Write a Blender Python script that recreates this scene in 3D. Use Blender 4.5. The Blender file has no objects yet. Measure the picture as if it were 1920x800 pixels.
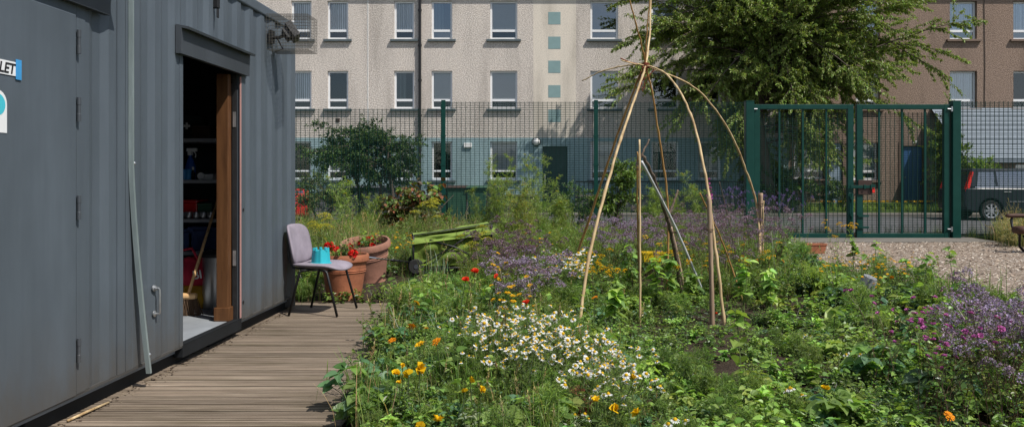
import bpy, math, random
import numpy as np
from mathutils import Vector, Matrix
random.seed(11)
RS = np.random.RandomState(11)
PI = math.pi
SC = bpy.context.scene
COL = SC.collection
# ------------------------------------------------------------------ camera numbers
F, H, CX, CY = 1500.0, 1.25, 1032.0, 335.0      # focal length in photo pixels, eye height, vanishing point
def X_at(px, Y): return (px - CX) * Y / F
def Z_at(py, Y): return H - (py - CY) * Y / F
def gp(px, py, z=0.0):                          # point at height z seen at that photo position
    Y = (H - z) * F / (py - CY)
    return Vector((X_at(px, Y), Y, z))
def srgb(r, g, b):
    f = lambda c: (c / 255 / 12.92) if c <= 10 else ((c / 255 + .055) / 1.055) ** 2.4
    return (f(r), f(g), f(b))

# ------------------------------------------------------------------ mesh buffer
class MB:
    def __init__(s):
        s.V = []; s.Fq = []; s.Ft = []; s.Mq = []; s.Mt = []; s.C = []; s.n = 0; s.poly = []; s.Mp = []
    def add(s, V, Fq=None, Ft=None, mat=0, col=None, poly=None):
        V = np.asarray(V, float).reshape(-1, 3); o = s.n
        s.V.append(V); s.n += len(V)
        c = np.ones((len(V), 3)) if col is None else np.broadcast_to(np.asarray(col, float), (len(V), 3))
        s.C.append(c)
        if Fq is not None and len(Fq):
            a = np.asarray(Fq, int).reshape(-1, 4) + o; s.Fq.append(a); s.Mq.append(np.full(len(a), mat))
        if Ft is not None and len(Ft):
            a = np.asarray(Ft, int).reshape(-1, 3) + o; s.Ft.append(a); s.Mt.append(np.full(len(a), mat))
        if poly is not None:
            for p in poly: s.poly.append([i + o for i in p]); s.Mp.append(mat)
        return s
    def arrays(s):
        V = np.concatenate(s.V) if s.V else np.zeros((0, 3)); C = np.concatenate(s.C) if s.C else np.zeros((0, 3))
        Q = np.concatenate(s.Fq) if s.Fq else np.zeros((0, 4), int); T = np.concatenate(s.Ft) if s.Ft else np.zeros((0, 3), int)
        return V, Q, T, C
    def merge(s, o, M=None, mat_off=0):
        V, Q, T, C = o.arrays()
        if M is not None:
            A = np.array(M); V = V @ A[:3, :3].T + A[:3, 3]
        off = s.n
        s.V.append(V); s.C.append(C); s.n += len(V)
        if len(Q): s.Fq.append(Q + off); s.Mq.append(np.concatenate(o.Mq) + mat_off)
        if len(T): s.Ft.append(T + off); s.Mt.append(np.concatenate(o.Mt) + mat_off)
        for p, m in zip(o.poly, o.Mp): s.poly.append([i + off for i in p]); s.Mp.append(m + mat_off)
        return s
    def box(s, c, d, mat=0, col=None, M=None):
        x, y, z = d[0] / 2, d[1] / 2, d[2] / 2
        V = np.array([(-x,-y,-z),(x,-y,-z),(x,y,-z),(-x,y,-z),(-x,-y,z),(x,-y,z),(x,y,z),(-x,y,z)], float)
        if M is not None: V = V @ np.array(M.to_3x3()).T
        V = V + np.array(c)
        return s.add(V, [(0,3,2,1),(4,5,6,7),(0,1,5,4),(1,2,6,5),(2,3,7,6),(3,0,4,7)], mat=mat, col=col)
    def span(s, a, b, mat=0, col=None):
        a = np.array(a, float); b = np.array(b, float)
        return s.box((a + b) / 2, np.abs(b - a), mat, col)
    def tube(s, pts, r, sides=8, mat=0, col=None, caps=True):
        P = [Vector(p) for p in pts]; n = len(P)
        rr = [r] * n if np.isscalar(r) else list(r)
        V = []; up = None
        for i, p in enumerate(P):
            t = (P[min(i + 1, n - 1)] - P[max(i - 1, 0)]).normalized()
            if up is None:
                up = Vector((0, 0, 1)) if abs(t.z) < .9 else Vector((1, 0, 0))
            u = (up - t * up.dot(t)).normalized(); up = u; w = t.cross(u)
            for k in range(sides):
                a = 2 * PI * k / sides
                V.append(p + (u * math.cos(a) + w * math.sin(a)) * rr[i])
        Q = []
        for i in range(n - 1):
            for k in range(sides):
                k2 = (k + 1) % sides
                Q.append((i * sides + k, i * sides + k2, (i + 1) * sides + k2, (i + 1) * sides + k))
        pol = [list(range(sides))[::-1], [(n - 1) * sides + k for k in range(sides)]] if caps else None
        if col is not None and np.ndim(col) == 2: col = np.repeat(np.asarray(col), sides, axis=0)
        return s.add([tuple(v) for v in V], Q, mat=mat, col=col, poly=pol)
    def lathe(s, prof, seg=32, c=(0, 0, 0), mat=0, col=None, axis='Z', caps=False):
        V = []
        for (r, z) in prof:
            for k in range(seg):
                a = 2 * PI * k / seg
                p = (r * math.cos(a), r * math.sin(a), z)
                if axis == 'Y': p = (p[0], p[2], p[1])
                if axis == 'X': p = (p[2], p[0], p[1])
                V.append((p[0] + c[0], p[1] + c[1], p[2] + c[2]))
        Q = []
        for i in range(len(prof) - 1):
            for k in range(seg):
                k2 = (k + 1) % seg
                Q.append((i * seg + k, i * seg + k2, (i + 1) * seg + k2, (i + 1) * seg + k))
        pol = [list(range(seg))[::-1], [(len(prof) - 1) * seg + k for k in range(seg)]] if caps else None
        return s.add(V, Q, mat=mat, col=col, poly=pol)
    def prism(s, poly2, a0, a1, axis='Y', mat=0, col=None):
        # polygon given in the two other axes, extruded along axis
        def p(u, v, t): return {'X': (t, u, v), 'Y': (u, t, v), 'Z': (u, v, t)}[axis]
        n = len(poly2)
        V = [p(u, v, a0) for u, v in poly2] + [p(u, v, a1) for u, v in poly2]
        Q = [(i, (i + 1) % n, n + (i + 1) % n, n + i) for i in range(n)]
        return s.add(V, Q, mat=mat, col=col, poly=[list(range(n))[::-1], [n + i for i in range(n)]])
    def mesh(s, name, mats=(), smooth=False):
        V, Q, T, C = s.arrays()
        me = bpy.data.meshes.new(name)
        np_, nq, nt = len(s.poly), len(Q), len(T)
        loops = []; starts = []; tot = []
        L = [Q.ravel(), T.ravel()] + ([np.concatenate([np.array(p) for p in s.poly])] if s.poly else [])
        L = np.concatenate(L).astype(np.int32)
        tot = np.concatenate([np.full(nq, 4), np.full(nt, 3), np.array([len(p) for p in s.poly], int)]).astype(np.int32)
        starts = np.concatenate([[0], np.cumsum(tot)[:-1]]).astype(np.int32) if len(tot) else np.zeros(0, np.int32)
        me.vertices.add(len(V)); me.vertices.foreach_set('co', V.astype(np.float32).ravel())
        me.loops.add(len(L)); me.loops.foreach_set('vertex_index', L)
        me.polygons.add(len(tot)); me.polygons.foreach_set('loop_start', starts); me.polygons.foreach_set('loop_total', tot)
        mi = np.concatenate((s.Mq or [np.zeros(0, int)]) + (s.Mt or [np.zeros(0, int)]) + [np.array(s.Mp, int)]).astype(np.int32)
        me.polygons.foreach_set('material_index', mi)
        at = me.attributes.new('Col', 'FLOAT_COLOR', 'POINT')
        at.data.foreach_set('color', np.concatenate([C, np.ones((len(C), 1))], 1).astype(np.float32).ravel())
        for m in (mats if isinstance(mats, (list, tuple)) else [mats]): me.materials.append(m)
        me.update(calc_edges=True); me.validate()
        me.polygons.foreach_set('use_smooth', np.full(len(me.polygons), bool(smooth)))
        return me
    def build(s, name, mats, parent=None, smooth=False, bevel=0, fixn=False, auto=None):
        me = s.mesh(name, mats, smooth)
        if fixn:
            import bmesh
            b = bmesh.new(); b.from_mesh(me); bmesh.ops.recalc_face_normals(b, faces=b.faces); b.to_mesh(me); b.free()
        o = bpy.data.objects.new(name, me); COL.objects.link(o); o.parent = parent
        if bevel:
            m = o.modifiers.new('bevel', 'BEVEL'); m.width = bevel; m.segments = 2; m.limit_method = 'ANGLE'; m.angle_limit = math.radians(35)
        if auto: 
            me.polygons.foreach_set('use_smooth', np.ones(len(me.polygons), bool))
            me.set_sharp_from_angle(angle=math.radians(auto))
        return o

def tag(o, label, cat, group=None, kind=None):
    if label: o['label'] = label
    if cat: o['category'] = cat
    if group: o['group'] = group
    if kind: o['kind'] = kind
    return o
def thing(name, label, cat, loc=(0, 0, 0), rz=0, group=None):
    o = bpy.data.objects.new(name, None); COL.objects.link(o); o.empty_display_size = .1
    o.location = loc; o.rotation_euler = (0, 0, rz)
    return tag(o, label, cat, group)
def struct(o): o['kind'] = 'structure'; return o
def dup(root, loc, rz=0, s=1.0, label=None, group=None, tilt=None):
    def cp(o, par):
        c = o.copy(); COL.objects.link(c); c.parent = par
        for ch in kids.get(o.name, ()): cp(ch, c)
        return c
    kids = {}
    for ch in root.children_recursive: kids.setdefault(ch.parent.name, []).append(ch)
    r = cp(root, None)
    r.location = loc; r.rotation_euler = (tilt[0] if tilt else 0, tilt[1] if tilt else 0, rz); r.scale = (s, s, s)
    if label: r['label'] = label
    if group: r['group'] = group
    return r

# ------------------------------------------------------------------ materials
def nt_mat(name):
    m = bpy.data.materials.new(name); m.use_nodes = True
    nt = m.node_tree; b = nt.nodes['Principled BSDF']
    return m, nt, b
def N(nt, t, **kw):
    n = nt.nodes.new(t)
    for k, v in kw.items():
        if k in n.inputs.keys(): n.inputs[k].default_value = v
        else: setattr(n, k, v)
    return n
def coords(nt, scale=(1, 1, 1), kind='Object'):
    tc = nt.nodes.new('ShaderNodeTexCoord'); mp = nt.nodes.new('ShaderNodeMapping')
    mp.inputs['Scale'].default_value = scale
    nt.links.new(tc.outputs[kind], mp.inputs['Vector'])
    return mp.outputs['Vector']
def ramp(nt, fac, stops):
    r = nt.nodes.new('ShaderNodeValToRGB')
    while len(r.color_ramp.elements) < len(stops): r.color_ramp.elements.new(.5)
    for e, (p, c) in zip(r.color_ramp.elements, stops): e.position = p; e.color = (*c, 1)
    nt.links.new(fac, r.inputs['Fac']); return r.outputs['Color']
def simple(name, col, rough=.6, metal=0, vary=.12, scale=6, bump=0, bscale=40, spec=.4, stretch=(1, 1, 1)):
    """paint, plastic, metal: base colour broken by two scales of noise, with a worn roughness"""
    m, nt, b = nt_mat(name)
    v = coords(nt, stretch)
    n1 = N(nt, 'ShaderNodeTexNoise', Scale=scale, Detail=6, Roughness=.65); nt.links.new(v, n1.inputs['Vector'])
    c = np.array(col)
    out = ramp(nt, n1.outputs['Fac'], [(.25, tuple(np.clip(c * (1 - vary), 0, 1))), (.55, tuple(c)), (.8, tuple(np.clip(c * (1 + vary) + .003, 0, 1)))])
    nt.links.new(out, b.inputs['Base Color'])
    mr = N(nt, 'ShaderNodeMapRange'); mr.inputs['To Min'].default_value = max(.05, rough - .1); mr.inputs['To Max'].default_value = min(1, rough + .12)
    nt.links.new(n1.outputs['Fac'], mr.inputs['Value']); nt.links.new(mr.outputs['Result'], b.inputs['Roughness'])
    b.inputs['Metallic'].default_value = metal; b.inputs['Specular IOR Level'].default_value = spec
    if bump:
        n2 = N(nt, 'ShaderNodeTexNoise', Scale=bscale, Detail=4); nt.links.new(v, n2.inputs['Vector'])
        bp = N(nt, 'ShaderNodeBump', Strength=bump, Distance=.01)
        nt.links.new(n2.outputs['Fac'], bp.inputs['Height']); nt.links.new(bp.outputs['Normal'], b.inputs['Normal'])
    return m
def leaf_mat(name, trans=.35, rough=.5, sat=1.0):
    m, nt, b = nt_mat(name)
    a = N(nt, 'ShaderNodeAttribute', attribute_name='Col')
    oi = nt.nodes.new('ShaderNodeObjectInfo')
    hs = nt.nodes.new('ShaderNodeHueSaturation')
    mr = N(nt, 'ShaderNodeMapRange'); mr.inputs['To Min'].default_value = .75; mr.inputs['To Max'].default_value = 1.3
    nt.links.new(oi.outputs['Random'], mr.inputs['Value']); nt.links.new(mr.outputs['Result'], hs.inputs['Value'])
    hs.inputs['Saturation'].default_value = sat
    nt.links.new(a.outputs['Color'], hs.inputs['Color']); nt.links.new(hs.outputs['Color'], b.inputs['Base Color'])
    b.inputs['Roughness'].default_value = rough; b.inputs['Specular IOR Level'].default_value = .35
    t = nt.nodes.new('ShaderNodeBsdfTranslucent')
    mx = N(nt, 'ShaderNodeMix', data_type='RGBA', blend_type='MULTIPLY'); mx.inputs['Factor'].default_value = 1
    nt.links.new(hs.outputs['Color'], mx.inputs['A']); mx.inputs['B'].default_value = (1.5, 1.5, .7, 1)
    nt.links.new(mx.outputs['Result'], t.inputs['Color'])
    ms = nt.nodes.new('ShaderNodeMixShader'); ms.inputs['Fac'].default_value = trans
    out = nt.nodes['Material Output']
    nt.links.new(b.outputs[0], ms.inputs[1]); nt.links.new(t.outputs[0], ms.inputs[2]); nt.links.new(ms.outputs[0], out.inputs['Surface'])
    return m
def petal_mat(name):
    m, nt, b = nt_mat(name)
    a = N(nt, 'ShaderNodeAttribute', attribute_name='Col')
    nt.links.new(a.outputs['Color'], b.inputs['Base Color']); b.inputs['Roughness'].default_value = .6; b.inputs['Specular IOR Level'].default_value = .2
    t = nt.nodes.new('ShaderNodeBsdfTranslucent'); nt.links.new(a.outputs['Color'], t.inputs['Color'])
    ms = nt.nodes.new('ShaderNodeMixShader'); ms.inputs['Fac'].default_value = .25
    nt.links.new(b.outputs[0], ms.inputs[1]); nt.links.new(t.outputs[0], ms.inputs[2]); nt.links.new(ms.outputs[0], nt.nodes['Material Output'].inputs['Surface'])
    return m
LEAF = leaf_mat('leaf', .42, .36, .96); PETAL = petal_mat('petal'); TREELEAF = leaf_mat('tree_leaf', .3, .45)

def harl(name, c0, c1, bump=1.0, dirt=(.25, .22, .19)):
    """roughcast render: pebble speckle, weather stains running down, bump"""
    m, nt, b = nt_mat(name)
    v = coords(nt)
    vo = N(nt, 'ShaderNodeTexVoronoi', Scale=17); nt.links.new(v, vo.inputs['Vector'])
    n1 = N(nt, 'ShaderNodeTexNoise', Scale=25, Detail=5, Roughness=.75); nt.links.new(v, n1.inputs['Vector'])
    c0 = tuple(.8 * np.array(c0) + .2 * np.array(c1)); spec = ramp(nt, n1.outputs['Fac'], [(.3, tuple(np.array(c0) * .55)), (.46, c0), (.56, c1), (.72, tuple(np.clip(np.array(c1) * 1.25, 0, .9)))])
    vs = coords(nt, (1.1, 1.1, .22))
    n2 = N(nt, 'ShaderNodeTexNoise', Scale=1.4, Detail=6, Roughness=.6); nt.links.new(vs, n2.inputs['Vector'])
    st = ramp(nt, n2.outputs['Fac'], [(.3, (.5, .49, .48)), (.5, (.93, .93, .93)), (.7, (1.06, 1.05, 1.03))])
    mx = N(nt, 'ShaderNodeMix', data_type='RGBA', blend_type='MULTIPLY'); mx.inputs['Factor'].default_value = .5
    nt.links.new(spec, mx.inputs['A']); nt.links.new(st, mx.inputs['B']); nt.links.new(mx.outputs['Result'], b.inputs['Base Color'])
    b.inputs['Roughness'].default_value = .95; b.inputs['Specular IOR Level'].default_value = .1
    bp = N(nt, 'ShaderNodeBump', Strength=bump, Distance=.03); nt.links.new(n1.outputs['Fac'], bp.inputs['Height']); nt.links.new(bp.outputs['Normal'], b.inputs['Normal'])
    return m
def glass_mat(name, tint=(.75, .8, .82), refl=.22):
    m, nt, b = nt_mat(name); nt.nodes.remove(b)
    tr = N(nt, 'ShaderNodeBsdfTransparent'); tr.inputs['Color'].default_value = (*tint, 1)
    gl = N(nt, 'ShaderNodeBsdfGlossy'); gl.inputs['Roughness'].default_value = .03; gl.inputs['Color'].default_value = (.9, .95, 1, 1)
    n = N(nt, 'ShaderNodeTexNoise', Scale=.9, Detail=1); nt.links.new(coords(nt), n.inputs['Vector'])
    bp = N(nt, 'ShaderNodeBump', Strength=.05, Distance=.05); nt.links.new(n.outputs['Fac'], bp.inputs['Height']); nt.links.new(bp.outputs['Normal'], gl.inputs['Normal'])
    lw = N(nt, 'ShaderNodeLayerWeight', Blend=.25)
    ma = N(nt, 'ShaderNodeMath', operation='ADD'); ma.inputs[1].default_value = refl; ma.use_clamp = True
    nt.links.new(lw.outputs['Fresnel'], ma.inputs[0])
    ms = nt.nodes.new('ShaderNodeMixShader'); nt.links.new(ma.outputs[0], ms.inputs['Fac'])
    nt.links.new(tr.outputs[0], ms.inputs[1]); nt.links.new(gl.outputs[0], ms.inputs[2]); nt.links.new(ms.outputs[0], nt.nodes['Material Output'].inputs['Surface'])
    return m
def deck_mat():
    m, nt, b = nt_mat('weathered_decking')
    v = coords(nt, (.9, 42, 20))
    n1 = N(nt, 'ShaderNodeTexNoise', Scale=2.2, Detail=8, Roughness=.7); nt.links.new(v, n1.inputs['Vector'])
    c = ramp(nt, n1.outputs['Fac'], [(.25, srgb(88, 77, 66)), (.42, srgb(120, 107, 94)), (.58, srgb(140, 127, 113)), (.8, srgb(174, 161, 146))])
    v2 = coords(nt, (1.2, 7.69, 1))
    n2 = N(nt, 'ShaderNodeTexNoise', Scale=1.0, Detail=3, Roughness=.6); nt.links.new(v2, n2.inputs['Vector'])
    c2 = ramp(nt, n2.outputs['Fac'], [(.3, (.62, .62, .56)), (.5, (.92, .92, .9)), (.72, (1.12, 1.1, 1.08))])
    mx = N(nt, 'ShaderNodeMix', data_type='RGBA', blend_type='MULTIPLY'); mx.inputs['Factor'].default_value = 1
    nt.links.new(c, mx.inputs['A']); nt.links.new(c2, mx.inputs['B'])
    n3 = N(nt, 'ShaderNodeTexNoise', Scale=1.3, Detail=5, Roughness=.75); nt.links.new(coords(nt, (.45, 21, 1)), n3.inputs['Vector'])
    c3 = ramp(nt, n3.outputs['Fac'], [(.33, (.62, .61, .6)), (.5, (1, 1, 1)), (.68, (1.2, 1.19, 1.17))])
    m3 = N(nt, 'ShaderNodeMix', data_type='RGBA', blend_type='MULTIPLY'); m3.inputs['Factor'].default_value = 1
    nt.links.new(mx.outputs['Result'], m3.inputs['A']); nt.links.new(c3, m3.inputs['B'])
    av = N(nt, 'ShaderNodeAttribute', attribute_name='Col'); m4 = N(nt, 'ShaderNodeMix', data_type='RGBA', blend_type='MULTIPLY'); m4.inputs['Factor'].default_value = 1
    nt.links.new(m3.outputs['Result'], m4.inputs['A']); nt.links.new(av.outputs['Color'], m4.inputs['B'])
    nt.links.new(m4.outputs['Result'], b.inputs['Base Color']); b.inputs['Roughness'].default_value = .85; b.inputs['Specular IOR Level'].default_value = .15
    bp = N(nt, 'ShaderNodeBump', Strength=.5, Distance=.004); nt.links.new(n1.outputs['Fac'], bp.inputs['Height']); nt.links.new(bp.outputs['Normal'], b.inputs['Normal'])
    return m
def ground_mat(name, stops, scale=3, fine=60, bump=.8, dist=.03):
    m, nt, b = nt_mat(name)
    v = coords(nt)
    n1 = N(nt, 'ShaderNodeTexNoise', Scale=scale, Detail=9, Roughness=.72); nt.links.new(v, n1.inputs['Vector'])
    n2 = N(nt, 'ShaderNodeTexNoise', Scale=fine, Detail=4, Roughness=.7); nt.links.new(v, n2.inputs['Vector'])
    mm = N(nt, 'ShaderNodeMix', data_type='FLOAT'); mm.inputs['Factor'].default_value = .5
    nt.links.new(n1.outputs['Fac'], mm.inputs['A']); nt.links.new(n2.outputs['Fac'], mm.inputs['B'])
    c = ramp(nt, mm.outputs['Result'], stops); nt.links.new(c, b.inputs['Base Color'])
    b.inputs['Roughness'].default_value = .95; b.inputs['Specular IOR Level'].default_value = .1
    bp = N(nt, 'ShaderNodeBump', Strength=bump, Distance=dist); nt.links.new(mm.outputs['Result'], bp.inputs['Height']); nt.links.new(bp.outputs['Normal'], b.inputs['Normal'])
    return m
def wood_mat(name, c0, c1, axis=2, rough=.7, fr=18):
    m, nt, b = nt_mat(name)
    s = [fr, fr, fr]; s[axis] = 1.5
    n1 = N(nt, 'ShaderNodeTexNoise', Scale=1.6, Detail=7, Roughness=.65); nt.links.new(coords(nt, tuple(s)), n1.inputs['Vector'])
    c = ramp(nt, n1.outputs['Fac'], [(.3, c0), (.68, c1)]); nt.links.new(c, b.inputs['Base Color'])
    b.inputs['Roughness'].default_value = rough; b.inputs['Specular IOR Level'].default_value = .25
    bp = N(nt, 'ShaderNodeBump', Strength=.3, Distance=.004); nt.links.new(n1.outputs['Fac'], bp.inputs['Height']); nt.links.new(bp.outputs['Normal'], b.inputs['Normal'])
    return m
def container_paint(name, col, dark=1.0):
    """steel paint: chalky fade, vertical run streaks, small chips and rust spots"""
    m, nt, b = nt_mat(name)
    v = coords(nt); c = np.array(col) * dark
    n1 = N(nt, 'ShaderNodeTexNoise', Scale=2.0, Detail=7, Roughness=.6); nt.links.new(coords(nt, (1, 1, .3)), n1.inputs['Vector'])
    base = ramp(nt, n1.outputs['Fac'], [(.28, tuple(c * .84)), (.5, tuple(c)), (.72, tuple(c * 1.2))])
    n2 = N(nt, 'ShaderNodeTexNoise', Scale=3.0, Detail=5, Roughness=.7); nt.links.new(coords(nt, (7, 7, .5)), n2.inputs['Vector'])
    st = ramp(nt, n2.outputs['Fac'], [(.35, (.93, .93, .935)), (.55, (1, 1, 1)), (.75, (1.05, 1.05, 1.05))])
    mx = N(nt, 'ShaderNodeMix', data_type='RGBA', blend_type='MULTIPLY'); mx.inputs['Factor'].default_value = .9
    nt.links.new(base, mx.inputs['A']); nt.links.new(st, mx.inputs['B'])
    n3 = N(nt, 'ShaderNodeTexNoise', Scale=9, Detail=4, Roughness=.8, Distortion=1.0); nt.links.new(coords(nt, (1, 1.6, .8)), n3.inputs['Vector'])
    k = ramp(nt, n3.outputs['Fac'], [(.745, (0, 0, 0)), (.765, (1, 1, 1))])
    m2 = N(nt, 'ShaderNodeMix', data_type='RGBA'); nt.links.new(k, m2.inputs['Factor'])
    nt.links.new(mx.outputs['Result'], m2.inputs['A']); m2.inputs['B'].default_value = (.28, .29, .30, 1)
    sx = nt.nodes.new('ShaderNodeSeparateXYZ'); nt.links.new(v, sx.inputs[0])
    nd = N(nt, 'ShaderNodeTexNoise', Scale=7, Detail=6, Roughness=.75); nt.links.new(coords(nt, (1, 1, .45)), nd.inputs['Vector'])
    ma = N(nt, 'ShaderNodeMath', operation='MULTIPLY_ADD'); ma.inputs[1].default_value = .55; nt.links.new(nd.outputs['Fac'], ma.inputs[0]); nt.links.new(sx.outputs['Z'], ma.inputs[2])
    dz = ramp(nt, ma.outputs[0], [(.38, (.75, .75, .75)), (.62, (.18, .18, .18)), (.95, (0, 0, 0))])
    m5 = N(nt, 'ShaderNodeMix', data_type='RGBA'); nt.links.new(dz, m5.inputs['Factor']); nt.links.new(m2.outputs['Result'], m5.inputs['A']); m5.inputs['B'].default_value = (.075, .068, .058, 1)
    nr = N(nt, 'ShaderNodeTexNoise', Scale=16, Detail=5, Roughness=.8); nt.links.new(coords(nt, (1, 1, .5)), nr.inputs['Vector'])
    rk = ramp(nt, nr.outputs['Fac'], [(.735, (0, 0, 0)), (.76, (.8, .8, .8))])
    m6 = N(nt, 'ShaderNodeMix', data_type='RGBA'); nt.links.new(rk, m6.inputs['Factor']); nt.links.new(m5.outputs['Result'], m6.inputs['A']); m6.inputs['B'].default_value = (.06, .045, .04, 1)
    nt.links.new(m6.outputs['Result'], b.inputs['Base Color'])
    mr = N(nt, 'ShaderNodeMapRange'); mr.inputs['To Min'].default_value = .38; mr.inputs['To Max'].default_value = .6
    nt.links.new(n1.outputs['Fac'], mr.inputs['Value']); nt.links.new(mr.outputs['Result'], b.inputs['Roughness'])
    n4 = N(nt, 'ShaderNodeTexNoise', Scale=3.5, Detail=2); nt.links.new(v, n4.inputs['Vector'])
    bp = N(nt, 'ShaderNodeBump', Strength=.12, Distance=.03); nt.links.new(n4.outputs['Fac'], bp.inputs['Height']); nt.links.new(bp.outputs['Normal'], b.inputs['Normal'])
    return m

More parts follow.
